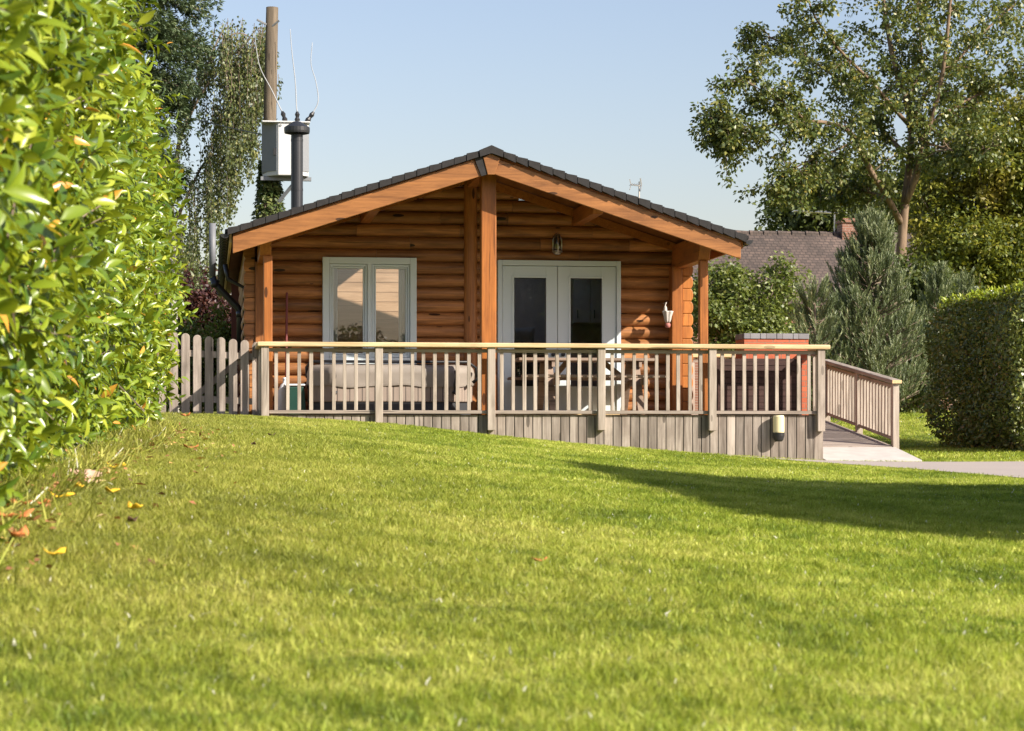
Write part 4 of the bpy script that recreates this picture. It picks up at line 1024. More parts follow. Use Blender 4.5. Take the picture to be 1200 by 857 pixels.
# ------------------------------------------------------------------ clipped hedge on the right, tall hedge outside the frame
def box_hedge(name, x0, x1, y0, y1, ztop, n, lsize, label, mat, core_in=.28, rough=.06):
    root = empty(name, ((x0 + x1) / 2, (y0 + y1) / 2, tz((x0 + x1) / 2, (y0 + y1) / 2)), label, 'hedge')
    dims = np.array([y1 - y0, y1 - y0, x1 - x0, x1 - x0, 0]); H = ztop + .3; areas = np.array([(y1 - y0) * H, (y1 - y0) * H, (x1 - x0) * H, (x1 - x0) * H, (x1 - x0) * (y1 - y0)])
    pos = []; nor = []
    for f, a in enumerate(areas):
        m = int(n * a / areas.sum()); u, v = rng.random(m), rng.random(m); inn = .22 * rng.random(m) ** 1.5
        yy = y0 + (y1 - y0) * u; xx = x0 + (x1 - x0) * u
        if f < 2: g = terrain(np.full(m, x0), yy); zz = g + .03 + (ztop - g) * v; bul = .16 * np.clip((zz - ztop + .45) / .45, 0, 1) ** 2
        if f == 0: pos.append(np.c_[x0 + inn + bul - .05 * np.sin(yy * 2.3) * np.sin(zz * 3) + (.10 * (1 - np.clip(zz - g, 0, .35) / .35)), yy, zz]); nor.append(np.tile([-1., 0, .1], (m, 1)))
        elif f == 1: pos.append(np.c_[x1 - inn, yy, zz]); nor.append(np.tile([1., 0, .1], (m, 1)))
        elif f == 2: g = terrain(xx, np.full(m, y0)); pos.append(np.c_[xx, y0 + inn, g + (ztop - g) * v]); nor.append(np.tile([0, -1., .1], (m, 1)))
        elif f == 3: g = terrain(xx, np.full(m, y1)); pos.append(np.c_[xx, y1 - inn, g + (ztop - g) * v]); nor.append(np.tile([0, 1., .1], (m, 1)))
        else: pos.append(np.c_[xx, y0 + (y1 - y0) * v, ztop - inn + .05 * np.sin(xx * 5) * np.sin(v * 20) + .04]); nor.append(np.tile([0, 0, 1.], (m, 1)))
    pos = np.vstack(pos) + rng.normal(size=(sum(map(len, pos)), 3)) * rough * .5; nor = np.vstack(nor)
    gg = terrain(pos[:, 0], pos[:, 1]); cx_, cy_ = (x0 + x1) / 2, (y0 + y1) / 2
    ins = .15 * np.clip(1 - (pos[:, 2] - gg) / .6, 0, 1) ** 1.4 + .20 * np.clip((pos[:, 2] - ztop + .5) / .5, 0, 1) ** 2 + .07 * np.sin(pos[:, 1] * 1.7 + pos[:, 2] * 2.1) * np.sin(pos[:, 2] * 2.9 + pos[:, 0])
    pos[:, 0] -= (pos[:, 0] - cx_) / ((x1 - x0) / 2) * ins
    pos[:, 1] -= (pos[:, 1] - cy_) / ((y1 - y0) / 2) * ins
    pos[:, 2] += .05 * np.sin(pos[:, 1] * 3.3) * np.clip(pos[:, 2] - ztop + .5, 0, .5)
    m = len(pos); ax = unit(nor * .35 + rng.normal(size=(m, 3)) * .7 + np.array([0, 0, -.15])); up = unit(nor + rng.normal(size=(m, 3)) * .55)
    leaf_cloud('foliage', pos, ax, up, lsize * (.7 + .6 * rng.random(m)), lsize * .55 * (.7 + .6 * rng.random(m)), mat, LEAF, None, root)
    k = int(n * .09); pp = np.c_[x0 + .22 + (x1 - x0 - .44) * rng.random(k) ** 1.5, y0 + (y1 - y0) * rng.random(k), ztop - .06 + .16 * rng.random(k) ** 1.6]
    leaf_cloud('lit_top_leaves', pp, unit(rng.normal(size=(k, 3)) * .6 + np.array([0, 0, .8])), unit(rng.normal(size=(k, 3)) + np.array([.6, -.5, .3])), lsize * (.8 + .6 * rng.random(k)), lsize * .6, 'laurel_leaf', LEAF, .5 + .42 * rng.random(k), root)  # lighter leaf colour along the top stands for sunlit tips
    mb = MB(); c = core_in; g0 = min(tz(x0, y0), tz(x1, y1)) + .1
    for i in range(14):
        yy = y0 + c + (y1 - y0 - 2 * c) * (i + .5) / 14
        for xx in np.linspace(x0 + c + .3, x1 - c, 3): mb.tube([(xx, yy, g0 - .4), (xx + random.uniform(-.2, .2), yy, ztop * .5), (xx + random.uniform(-.2, .2), yy + .2, ztop - .25)], [.04, .03, .01], 5)
    mb.build('stems', 'bark', root)
    k = int(m * .25); pp = np.c_[x0 + c + (x1 - x0 - 2 * c) * rng.random(k), y0 + c + (y1 - y0 - 2 * c) * rng.random(k), g0 + (ztop - .2 - g0) * rng.random(k)]
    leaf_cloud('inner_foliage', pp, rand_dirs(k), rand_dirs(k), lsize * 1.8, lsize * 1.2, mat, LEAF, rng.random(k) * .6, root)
    return root
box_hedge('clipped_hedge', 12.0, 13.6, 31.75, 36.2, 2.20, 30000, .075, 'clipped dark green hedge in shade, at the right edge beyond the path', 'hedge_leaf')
box_hedge('boundary_hedge', 8.35, 13.6, 8.2, 17.2, 3.68, 34000, .22, 'tall dense hedge out of the picture that casts the shadow across the lawn', 'hedge_leaf')

# ------------------------------------------------------------------ right: tall tree, drawn limb by limb
TY = 48.0
def tp(px, py, dy=0): return np.array(P(px, py, TY + dy))
tall = empty('tall_tree', (X(1057, TY), TY, .6), 'tall airy tree with forked pale trunk and open crown, rising behind the big pine', 'tree')
mb = MB(); LIMBS = []
def L(pts, r0, r1, n=14, sides=8):
    p = limb(mb, pts, r0 * (.72 if r0 < .14 else 1), r1 * .7, n, sides); LIMBS.append(p); return p
L([(X(1058, TY), TY, .3), tp(1058, 380), tp(1056, 300), tp(1060, 245), tp(1066, 190), tp(1068, 150)], .155, .085, 18, 12)
L([tp(1068, 155), tp(1063, 120, .2), tp(1048, 75, .4), tp(1038, 20, .5), tp(1030, -60, .6)], .12, .05)
L([tp(1060, 240), tp(1074, 205, -.3), tp(1079, 170, -.5), tp(1090, 145, -.6), tp(1104, 90, -.8), tp(1112, 20, -1), tp(1120, -60, -1)], .13, .04)
L([tp(1080, 165, -.5), tp(1100, 172, -1), tp(1135, 178, -1.5), tp(1170, 170, -2)], .05, .02)
L([tp(1056, 262), tp(1040, 232, -.5), tp(1020, 200, -1), tp(1003, 165, -1.5), tp(985, 148, -1.8), tp(945, 142, -2.2), tp(900, 148, -2.5), tp(868, 158, -2.6), tp(850, 172, -2.7)], .11, .018, 22)
L([tp(1066, 185), tp(1045, 165, .8), tp(1020, 135, 1.5), tp(990, 100, 2), tp(950, 70, 2.4), tp(905, 45, 2.6), tp(880, 42, 2.6)], .09, .018, 20)
L([tp(1068, 150), tp(1050, 130, -.6), tp(1020, 95, -1.2), tp(985, 60, -1.6), tp(955, 20, -1.9), tp(945, -10, -2)], .07, .02)
L([tp(1068, 150), tp(1085, 110, .8), tp(1118, 75, 1.6), tp(1150, 40, 2.2), tp(1190, 5, 2.8)], .08, .025)
L([tp(1090, 145, -.6), tp(1120, 125, -.2), tp(1160, 105, .2), tp(1215, 90, .4)], .06, .02)
L([tp(1040, 232, -.5), tp(1015, 225, .2), tp(985, 222, .6), tp(955, 230, 1)], .05, .015)
L([tp(1003, 165, -1.5), tp(975, 178, -1.8), tp(945, 190, -2), tp(920, 205, -2.2), tp(905, 225, -2.3)], .04, .012)
L([tp(945, 142, -2.2), tp(925, 125, -2.3), tp(900, 110, -2.4), tp(868, 92, -2.5)], .035, .010)
L([tp(862, 160, -2.6), tp(850, 150, -2.6), tp(842, 138, -2.6)], .02, .008)
L([tp(1063, 120, .2), tp(1080, 70, .5), tp(1075, 10, .8), tp(1085, -50, 1)], .05, .02)
EL = []      # leafy tufts: clump centres along twigs that leave the limbs
tw = []
for p in LIMBS[1:]:
    m = len(p)
    for i in range(3, m):
        for _ in range(3):
            d_ = rng.normal(size=3); d_[2] += .25 - (.55 if p[i][0] < X(960, TY) else 0); d_ = d_ / np.linalg.norm(d_); Ln = .22 + .55 * rng.random()
            e = p[i] + d_ * Ln; tw.append((p[i], e)); EL.append(e); EL.append(p[i] + d_ * Ln * .62)
    EL.append(p[-1])
# fill between limbs as seen in the picture: whole crown, thinner at the left
cells = [(1000, 40, 90, 60, 34), (1100, 30, 90, 60, 40), (1165, 90, 60, 60, 30), (1085, 110, 70, 40, 34), (1000, 100, 60, 40, 18), (940, 60, 50, 40, 14), (905, 65, 45, 35, 14), (1180, 20, 50, 50, 26), (1010, 185, 45, 35, 12), (925, 225, 32, 30, 12), (905, 95, 40, 25, 8), (1150, 140, 60, 30, 24), (990, -40, 80, 40, 20), (1110, -50, 90, 40, 24), (1130, 60, 60, 40, 24), (955, 120, 40, 25, 8), (890, 175, 22, 20, 6), (858, 186, 16, 18, 6)]
for cx_, cy_, rx_, ry_, m in cells:
    for _ in range(int(m * .62)):
        EL.append(tp(cx_ + rng.normal() * rx_ * .5, cy_ + rng.normal() * ry_ * .5, rng.normal() * 1.3))
for a_, b_ in tw: mb.tube([a_, (a_ + b_) / 2 + np.array([0, 0, .05]), b_], [.014, .010, .005], 4, False)
mb.build('trunk', 'bark_tan', tall, smooth=True)
EL = np.array(EL); pos, ax, up = clump_leaves(EL, .12 + .16 * rng.random(len(EL)), 36, .55, .9)
n = len(pos); leaf_cloud('crown', pos, ax, up, .100 * (.7 + .6 * rng.random(n)), .066 * (.7 + .6 * rng.random(n)), 'tall_tree_leaf', LEAF, None, tall)

def ell(px, py, Y, rx, rz, ry=None):
    s = Y / F; return (tuple(P(px, py, Y)), (rx * s, (ry if ry else rx) * s, rz * s))
broad_tree('maple_tree', (X(1150, 52), 52, .6), [ell(1160, 230, 52, 75, 85), ell(1110, 250, 52, 45, 50), ell(1190, 170, 52, 70, 60), ell(1130, 305, 51, 60, 50), ell(1190, 310, 51, 60, 60), ell(1120, 345, 51.5, 50, 40), ell(1240, 240, 52, 80, 90)],
    'broad yellow green tree at the right edge with orange tinged tufts', 'tree', 'maple_leaf', 'bark', 640, 120, .115, .40, .28, shell=.5)
broad_tree('distant_tree', (X(960, 70), 70, .6), [ell(960, 235, 70, 48, 40), ell(925, 255, 70, 30, 24), ell(1000, 225, 70, 35, 30), ell(1040, 250, 70, 40, 45), ell(1085, 215, 70, 35, 30), ell(1030, 290, 70, 70, 30)],
    'dark green distant tree rising behind the old tiled roof', 'tree', 'dark_tree_leaf', 'bark', 330, 60, .20, .5, .3, shell=.4)
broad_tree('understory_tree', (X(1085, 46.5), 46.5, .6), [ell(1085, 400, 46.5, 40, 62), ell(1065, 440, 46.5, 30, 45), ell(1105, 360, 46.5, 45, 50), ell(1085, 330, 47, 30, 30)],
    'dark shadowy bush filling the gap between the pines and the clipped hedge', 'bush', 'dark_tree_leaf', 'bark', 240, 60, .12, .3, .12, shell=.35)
broad_tree('laurel_shrub', (X(1000, 52), 52, .6), [ell(985, 440, 52, 60, 55), ell(1050, 430, 52, 50, 50), ell(925, 430, 52, 40, 45), ell(1010, 385, 53, 50, 30)],
    'dark evergreen shrubbery behind the big pine, in front of the old house wall', 'shrub', 'dark_tree_leaf', 'bark', 330, 60, .13, .36, .1, shell=.3)
broad_tree('cherry_tree', (X(875, 41), 41, .45), [ell(855, 368, 41, 38, 42), ell(902, 362, 41, 26, 36), ell(832, 352, 41, 22, 42), ell(880, 400, 41, 50, 32), ell(912, 328, 41, 13, 24), ell(872, 330, 41, 14, 20), ell(928, 345, 41, 9, 22), ell(848, 322, 41, 12, 18)],
    'leafy green garden tree just right of the cabin, before the old tiled roof', 'tree', 'shrub_leaf', 'bark', 300, 60, .085, .24, .09, shell=.4)
broad_tree('low_bush', (X(1068, 44.2), 44.2, .4), [ell(1068, 455, 44.2, 26, 36), ell(1092, 470, 44.2, 20, 26)],
    'low dark bush at the foot of the pines by the clipped hedge', 'bush', 'hedge_leaf', 'bark', 60, 60, .08, .2, .05, shell=.4)

# pines
def pine(name, px, Y, top_y, half, label, n_br, base_z=None, seed=1, nper=44, sh=.36):
    r = np.random.default_rng(seed); bx = X(px, Y); bz = tz(bx, Y) if base_z is None else base_z; H = Z(px, top_y, Y) - bz; W = half * Y / F
    root = empty(name, (bx, Y, bz), label, 'pine')
    mb = MB(); mb.tube([(bx, Y, bz - .1), (bx, Y, bz + H * .5), (bx, Y, bz + H - .2)], [.03 * H ** .6, .02 * H ** .6, .012], 8)
    shoots = []
    for k in range(n_br):
        f = (k + r.random()) / n_br; zz = bz + H * (.06 + .88 * f); rad = W * (1.05 * (1 - f) ** .62) * (.75 + .4 * r.random()) + .06
        a = r.random() * 6.28; d = np.array([math.cos(a), math.sin(a), 0]); s = np.array([bx, Y, zz - rad * .25]); e = np.array([bx, Y, zz]) + d * rad + np.array([0, 0, rad * .12])
        mid = (s + e) / 2 - np.array([0, 0, .04]); mb.tube([s, mid, e], [.018, .013, .007], 4, False)
        for j in range(8):
            t = 1 - .85 * (j / 6.0) * r.random() ** .4; p = s + (e - s) * t; sd = np.array([-d[1], d[0], 0]) * (r.random() - .5) * 1.3
            dr = unit((d * .45 + sd + np.array([0, 0, .95 + .5 * r.random()])))
            shoots.append((p, dr, sh * (.6 + .6 * r.random())))
    for j in range(6):
        a = j * 1.05; shoots.append((np.array([bx, Y, bz + H - .25 - .05 * (j % 2)]), unit(np.array([.38 * math.cos(a), .38 * math.sin(a), 1.0])), sh * .9))
    shoots.append((np.array([bx, Y, bz + H - .28]), np.array([0, 0, 1.0]), sh * 1.15))
    mb.build('trunk', 'bark', root)
    P0 = np.array([s[0] for s in shoots]); D = np.array([s[1] for s in shoots]); Ls = np.array([s[2] for s in shoots]); m = len(shoots)
    Pn = np.repeat(P0, nper, 0); Dn = np.repeat(D, nper, 0); t = np.tile(np.linspace(0, 1, nper), m); Ln = np.repeat(Ls, nper)
    rd = unit(r.normal(size=(m * nper, 3))); rd -= Dn * (rd * Dn).sum(1, keepdims=True); rd = unit(rd)
    ax = unit(Dn * .85 + rd * .50); tone = np.clip(.55 * np.repeat(r.random(m), nper) + .35 * r.random(m * nper) + .15 * t, 0, 1)
    leaf_cloud('crown', Pn + Dn * (t * Ln)[:, None], ax, rd, .070 * (.8 + .4 * r.random(m * nper)), .011, 'pine_needle', STRIP, tone, root)
    return root
pine('pine_tree', 1020, 42.0, 252, 69, 'largest blue green pine with upright candles, right of the brick barbecue', 280, None, 3)
pine('pine_tree', 955, 38.5, 338, 36, 'small pale pine with long upright shoots just behind the brick barbecue', 46, None, 4, 50, .42)
pine('pine_tree', 1098, 43.5, 318, 26, 'slender sparse pine showing above the left end of the clipped hedge', 46, None, 6, 46, .38)
pine('pine_tree', 1128, 45, 325, 26, 'small pale pine mostly hidden behind the clipped hedge', 36, None, 9, 44, .36)

# ------------------------------------------------------------------ old house beyond
HYY = 62.0
house = empty('old_house', (X(985, HYY), HYY + 3, .6), 'old house with brown clay tiled roof and brick chimney beyond the trees', 'house')
hx0, hx1 = X(800, HYY), X(1125, HYY); yr = HYY + 2.6; ye = HYY - .6; hr = Z(920, 273, yr); he = Z(920, 352, ye)
MB().box(hx0 + .2, hx1 - .2, HYY - .2, HYY + 5.2, .3, he + .2).build('wall', 'house_brick', house)
mb = MB(); nr = 60
mb.prism([(ye, he), (yr, hr), (2 * yr - ye, he), (2 * yr - ye, he - .12), (yr, hr - .12), (ye, he - .12)], 'x', hx0, hx1)
hroof = mb.build('roof', 'old_clay_tiles', house)
mb = MB(); x = hx0; r_ = random.Random(4)
while x < hx1:
    mb.tube([(x, yr, hr - .06), (x + .40, yr, hr - .06)], [.13, .105], 10); x += .43
mb.build('ridge_tiles', 'old_clay_tiles', hroof)
cxx = X(993, yr); cw = .24
mb = MB().box(cxx - cw, cxx + cw, yr - .3, yr + .3, hr - .8, Z(993, 257, yr)); mb.box(cxx - cw - .05, cxx + cw + .05, yr - .35, yr + .35, Z(993, 262, yr), Z(993, 258.5, yr) ); ch = mb.build('chimney', 'house_brick', house)
0 and MB().lathe((cxx, yr, Z(993, 257, yr)), [(.14, 0), (.16, .05), (.12, .3), (.14, .32)], 14).build('pot', 'house_brick', ch)
ax2 = X(978, yr); za = Z(960, 248, yr)
ga = empty('roof_aerial', (ax2, yr, hr), 'long thin tv aerial sideways above the old tiled roof', 'aerial')
MB().tube([(ax2, yr, hr - .1), (ax2, yr, za + .1)], .02, 6).build('mast', 'steel', ga)
mb = MB().tube([(X(930, yr), yr, za), (ax2 + .1, yr, za - .05)], .03, 6)
for k in range(9): xx = X(930, yr) + k * .12; mb.tube([(xx, yr - .16, za), (xx, yr + .16, za)], .012, 4)
mb.build('boom', 'steel', ga)

# ------------------------------------------------------------------ left: conifer, birch, pole, shrubs
CY = 41.0
con = empty('conifer_tree', (X(120, CY), CY, .5), 'large dark feathery conifer above the laurel hedge', 'conifer')
cbx = X(120, CY); mb = MB(); mb.tube([(cbx, CY, .3), (cbx, CY, 6), (cbx, CY, 14)], [.28, .2, .04], 10)
tips = []; dirs = []
for k in range(300):
    z = 2.6 + 9.0 * rng.random(); py = HY - z * F / CY
    rpx_ = np.interp(py, [-400, -150, -40, 0, 30, 60, 90, 120, 160, 200, 235, 262], [55, 110, 142, 142, 128, 112, 104, 98, 98, 94, 88, 60])
    rr = rpx_ * CY / F * (.80 + .26 * rng.random()); a = rng.random() * 6.28
    if k % 4 == 0: a = rng.normal() * .55
    d_ = np.array([math.cos(a), math.sin(a), 0]); s = np.array([cbx, CY, z + .15]); e = s + d_ * rr + np.array([0, 0, -.12 * rr])
    mid = (s + e) / 2 + np.array([0, 0, .12 * rr]); p = spline([s, mid, e], 10); mb.tube(p, list(np.linspace(.035, .006, 10)), 4, False)
    for i in range(3, 10):
        for _ in range(9 if i > 5 else 5):
            sd = np.array([-d_[1], d_[0], 0]) * rng.normal() * .8
            tips.append(p[i] + rng.normal(size=3) * .10 + sd * .12); dirs.append(d_ * .8 + sd + np.array([0, 0, -.25 + .3 * rng.normal()]))
mb.build('trunk', 'bark', con)
tips = np.array(tips); dirs = np.array(dirs); pf_ = 16
Pn = np.repeat(tips, pf_, 0) ; Dn = np.repeat(unit(dirs), pf_, 0) + rng.normal(size=(len(tips) * pf_, 3)) * .42
Pn = Pn + Dn * .05; tone = np.clip(np.repeat(rng.random(len(tips)), pf_) * .6 + .35 * rng.random(len(Pn)), 0, 1)
leaf_cloud('crown', Pn, Dn, unit(np.array([0, 0, 1.0]) + rng.normal(size=Pn.shape) * .5), .085 * (.6 + .7 * rng.random(len(Pn))), .030, 'conifer_spray', LEAF, tone, con)

BY = 45.0
bir = empty('weeping_birch', (X(222, BY), BY, .5), 'weeping birch with hanging curtains of small leaves beside the utility pole', 'birch')
mb = MB(); bp = lambda px, py, dy=0: np.array(P(px, py, BY + dy))
trk = limb(mb, [(X(204, BY), BY, .3), bp(203, 400), bp(201, 300), bp(200, 235), bp(206, 195)], .11, .06, 16, 8)
mb.build('trunk', 'bark_birch', bir, smooth=True); mb = MB()
boughs = [limb(mb, [bp(206, 195), bp(212, 160), bp(236, 95), bp(256, 45)], .055, .015, 12, 6), limb(mb, [bp(212, 160), bp(236, 110, -.3), bp(262, 82, -.5), bp(285, 92, -.6)], .03, .006, 12, 6), limb(mb, [bp(236, 95), bp(262, 48, .3), bp(285, 40, .5), bp(306, 58, .6), bp(314, 90, .6)], .025, .005, 14, 6),
          limb(mb, [bp(203, 265), bp(222, 225, .4), bp(240, 190, .6), bp(258, 180, .7)], .045, .010, 12, 6), limb(mb, [bp(256, 45), bp(262, 35), bp(266, 26)], .02, .005, 8, 5), limb(mb, [bp(225, 130), bp(218, 75, .5), bp(212, 40, .8)], .03, .008, 8, 5), limb(mb, [bp(256, 60), bp(275, 64, -.3), bp(300, 35, -.4), bp(314, 34, -.4)], .02, .005, 10, 5)]
cols_ = [(305, 26, 150, 9, 22), (313, 34, 130, 6, 14), (294, 46, 215, 9, 22), (285, 34, 110, 10, 14), (270, 20, 90, 9, 14), (258, 38, 100, 10, 12), (280, 58, 228, 9, 22), (265, 70, 255, 9, 22), (254, 110, 300, 7, 13), (242, 160, 345, 6, 14), (262, 30, 120, 14, 12), (232, 62, 160, 12, 12), (226, 205, 340, 5, 9), (212, 80, 195, 6, 5), (245, 45, 110, 12, 10), (268, 180, 265, 7, 8), (212, 245, 340, 5, 7), (325, 128, 160, 2, 2), (322, 62, 96, 3, 3)]
lp = []; la = []
for (cx_, t0, t1, sg, m) in cols_:
    for _ in range(int(m * .85)):
        px_ = cx_ + rng.normal() * sg * .6; dy_ = rng.normal() * .7; ya = t0 + abs(rng.normal()) * 14; yb = t1 - abs(rng.normal()) * (t1 - t0) * .30
        if yb < ya + 15: yb = ya + 25
        x = px_; p_prev = bp(x, ya, dy_); pl = [p_prev]
        steps = max(3, int((yb - ya) / 7))
        for i in range(steps): x += rng.normal() * .7 + .12 * math.sin(i * .6 + cx_); pl.append(bp(x, ya + (yb - ya) * (i + 1) / steps, dy_ + .04 * i * rng.normal() * .3))
        mb.tube(pl, list(np.linspace(.007, .003, len(pl))), 3, False)
        pl = np.array(pl); m2 = int(len(pl) * 8); tt = rng.random(m2) ** .8 * (len(pl) - 1.001); i0 = tt.astype(int); fr_ = (tt - i0)[:, None]
        lp.append(pl[i0] * (1 - fr_) + pl[i0 + 1] * fr_ + rng.normal(size=(m2, 3)) * .045); la.append(rng.normal(size=(m2, 3)) * .5 + np.array([0, 0, -.9]))
mb.build('branches', 'bark', bir, smooth=True)
lp = np.vstack(lp); la = np.vstack(la); n = len(lp)
leaf_cloud('crown', lp, la, rand_dirs(n), .070 * (.7 + .6 * rng.random(n)), .046 * (.7 + .6 * rng.random(n)), 'birch_leaf', LEAF, None, bir)

UY = 40.0
up_ = empty('utility_pole', (X(316, UY), UY, .45), 'wooden utility pole carrying a grey transformer, behind the left roof slope', 'utility pole')
mb = MB(); mb.tube([(X(314.5, UY), UY, .2), (X(316, UY), UY, Z(316, 150, UY)), (X(319, UY), UY, Z(319, 9, UY))], [.125, .118, .108], 16)
mb.build('pole', 'pole_wood', up_, smooth=True)
ux = [X(307, UY), X(325, UY), X(351, UY), X(360.5, UY)]; uz0, uz1 = Z(335, 211, UY), Z(335, 149, UY); yf = UY - .55
mb = MB(); mb.prism([(ux[0], yf + .28), (ux[1], yf), (ux[2], yf), (ux[3], yf + .16), (ux[3], yf + .42), (ux[0] + .1, yf + .42)], 'z', uz0 + .02, uz1)
tank = mb.build('transformer_tank', 'tank_grey', up_, bevel=.012)
MB().box(ux[0] - .01, ux[3] + .02, yf - .03, yf + .44, uz1 + .002, uz1 + .03).build('lid', 'tank_grey', tank, bevel=.01)
mb = MB(); mb.add([(ux[0] - .006, yf + .27, uz0 + .06), (ux[1] - .03, yf - .001 + .03, uz0 + .16), (ux[1] - .03, yf + .03, uz1 - .03), (ux[0] - .006, yf + .27, uz1 - .01)], [(0, 1, 2, 3)])
mb.prism([(ux[0] - .012, yf + .262), (ux[1] - .03, yf + .018), (ux[1] - .02, yf + .03), (ux[0], yf + .275)], 'z', uz0 + .10, uz1 - .02); mb.build('radiator_panel', 'tank_dark', tank)
MB().prism([(ux[2] + .01, yf + .0), (ux[3] + .006, yf + .135), (ux[3] - .004, yf + .15), (ux[2], yf + .015)], 'z', uz0 + .10, uz1 - .10).build('radiator_panel', 'tank_dark', tank)
MB().box(X(319.5, UY), X(322.5, UY), yf + .02, yf + .09, Z(320, 186, UY), Z(320, 178, UY)).build('label_plate', 'seal_black', tank)
for lx_ in (ux[1] + .04, ux[2] - .04): MB().tube([(lx_, yf - .012, uz1 - .05), (lx_, yf + .02, uz1 - .05)], .022, 8).build('lifting_lug', 'tank_dark', tank)
ends = []
for px_, tx_, lean_ in ((334, 0, -.03), (347.5, 0, 0), (357.5, 0, .07)):
    x_ = X(px_, UY); mb = MB(); b_ = Vector((x_, yf + .2, uz1 + .03)); e_ = b_ + Vector((lean_ * 2, 0, .20))
    mb.tube([b_, b_ + (e_ - b_) * .3, b_ + (e_ - b_) * .5, b_ + (e_ - b_) * .75, e_], [.035, .05, .03, .045, .02], 10); mb.build('bushing', 'black_plastic', tank); ends.append(e_)
for e_, pl in zip(ends, ([(329, 128), (318, 105), (305, 80), (300, 55), (298.5, 40)], [(347.5, 125), (346, 95), (342, 60), (340, 34)], [(367, 132), (373, 118), (370, 95), (364.5, 75), (366, 50)])):
    p = spline([tuple(e_)] + [tuple(P(a, b, UY - .3)) for a, b in pl], 24)
    MB().tube(p, list(np.linspace(.011, .006, 24)), 6).build('cable', 'cable_white', up_, smooth=True)
mb = MB(); mb.beam((X(316, UY), UY - .10, Z(316, 250, UY)), (X(349, UY), yf + .2, uz0), .05, .05); mb.box(ux[0] - .03, ux[3] + .05, yf + .2, yf + .3, uz0 - .05, uz0 + .015)
mb.build('bracket', 'tank_dark', up_); mb = MB()
mb.tube([(X(312, UY), UY - .1, Z(312, 30, UY)), (X(301, UY), UY - .15, Z(301, 25, UY))], .02, 5); mb.build('pole_hook', 'tank_dark', up_); mb = MB(); mb.tube([(X(319, UY), UY - .1, Z(319, 32, UY)), (X(327, UY), UY - .15, Z(327, 26, UY))], .018, 5)
mb.build('pole_hook', 'tank_dark', up_)
p = spline([tuple(P(308, 158, UY - .2)), tuple(P(270, 150, UY + 1)), tuple(P(222, 138, UY + 2.5)), tuple(P(150, 118, UY + 5))], 16)
MB().tube(p, .012, 5).build('service_wire', 'tank_dark', up_)
ivy = empty('ivy', (X(316, UY), UY - .1, .5), 'ivy climbing the lower utility pole just above the roof line', 'ivy')
n = 2600; zz = Z(316, 300, UY) + (Z(316, 188, UY) - Z(316, 300, UY)) * rng.random(n) ** .85; aa = rng.random(n) * 6.28; rr = .14 + .16 * rng.random(n) * np.clip((Z(316, 200, UY) - zz) / 1.2 + .2, .15, 1)
pos = np.c_[X(315.5, UY) + rr * np.cos(aa), UY + rr * np.sin(aa), zz]
leaf_cloud('foliage', pos, np.c_[np.cos(aa), np.sin(aa), -.7 + 0 * aa] + rng.normal(size=(n, 3)) * .4, np.c_[np.cos(aa), np.sin(aa), .6 + 0 * aa] + rng.normal(size=(n, 3)) * .3, .075 * (.6 + .7 * rng.random(n)), .065, 'ivy_leaf', LEAF, None, ivy)
MB().tube([(X(311, UY), UY - .13, Z(311, 300, UY)), (X(310, UY), UY - .14, Z(310, 240, UY)), (X(313, UY), UY - .13, Z(313, 195, UY))], .018, 5).build('stem', 'bark', ivy)

broad_tree('purple_shrub', (X(238, 47.5), 47.5, .6), [ell(230, 358, 47.5, 36, 38), ell(205, 350, 47.5, 30, 30), ell(262, 372, 47.5, 26, 34)], 'dark purple leaved shrub behind the picket fence', 'shrub', 'purple_leaf', 'bark', 150, 60, .10, .28, .06, shell=.4)
broad_tree('green_bush', (X(245, 37), 37, .42), [ell(248, 402, 37, 38, 30), ell(215, 405, 37, 26, 28), ell(272, 395, 37, 16, 24), ell(240, 450, 37, 48, 36), ell(200, 445, 37, 34, 40)], 'fresh green bush just behind the picket fence', 'bush', 'bush_leaf', 'bark', 230, 60, .065, .20, .04, shell=.35)
broad_tree('backdrop_tree', (X(165, 56), 56, .6), [ell(170, 330, 56, 70, 70), ell(235, 370, 56, 50, 40)], 'dull green tree far behind the picket fence and birch', 'tree', 'dark_tree_leaf', 'bark', 200, 55, .16, .4, .18, shell=.4)

# trees behind the photographer, seen only in reflections; tallest added to darken the door glass
for (x_, y_, h_, w_, lab) in ((5.2, -21, 4.2, 1.7, 'round bushy tree behind the photographer, reflected in the window'), (9.6, -24, 5.6, 2.2, 'broad tree behind the photographer, nearest the tall boundary hedge'), (12.6, -20, 9.5, 3.6, 'tallest dense tree behind the photographer, added to darken the french door reflections'), (1.2, -26, 4.0, 2.6, 'low spreading tree behind the photographer, furthest left')):
    broad_tree('garden_tree', (x_, y_, -.5), [((x_, y_, h_ * .62 - .5), (w_, w_, h_ * .36)), ((x_ - .5 * w_, y_, h_ * .4 - .5), (w_ * .7, w_ * .7, h_ * .25))], lab, 'tree', 'dark_tree_leaf', 'bark', 420 if h_ > 9 else 170, 60, .22, .55, .14, 'trees behind the photographer', shell=.4)

# far tree belt beyond everything, mostly hidden
n = 9000; xx = -60 + 150 * rng.random(n); yy = 95 + 8 * rng.random(n); hh = 2.2 + 1.4 * np.sin(xx * .35) * np.sin(xx * .13 + 1) + .8 * np.sin(xx * 1.1); zz = .4 + np.maximum(.6, hh) * rng.random(n)
tag(leaf_cloud('treeline', np.c_[xx, yy, zz], rand_dirs(n), rand_dirs(n), .9, .7, 'dark_tree_leaf', LEAF), 'low far belt of trees on the horizon', 'treeline', None, 'stuff')

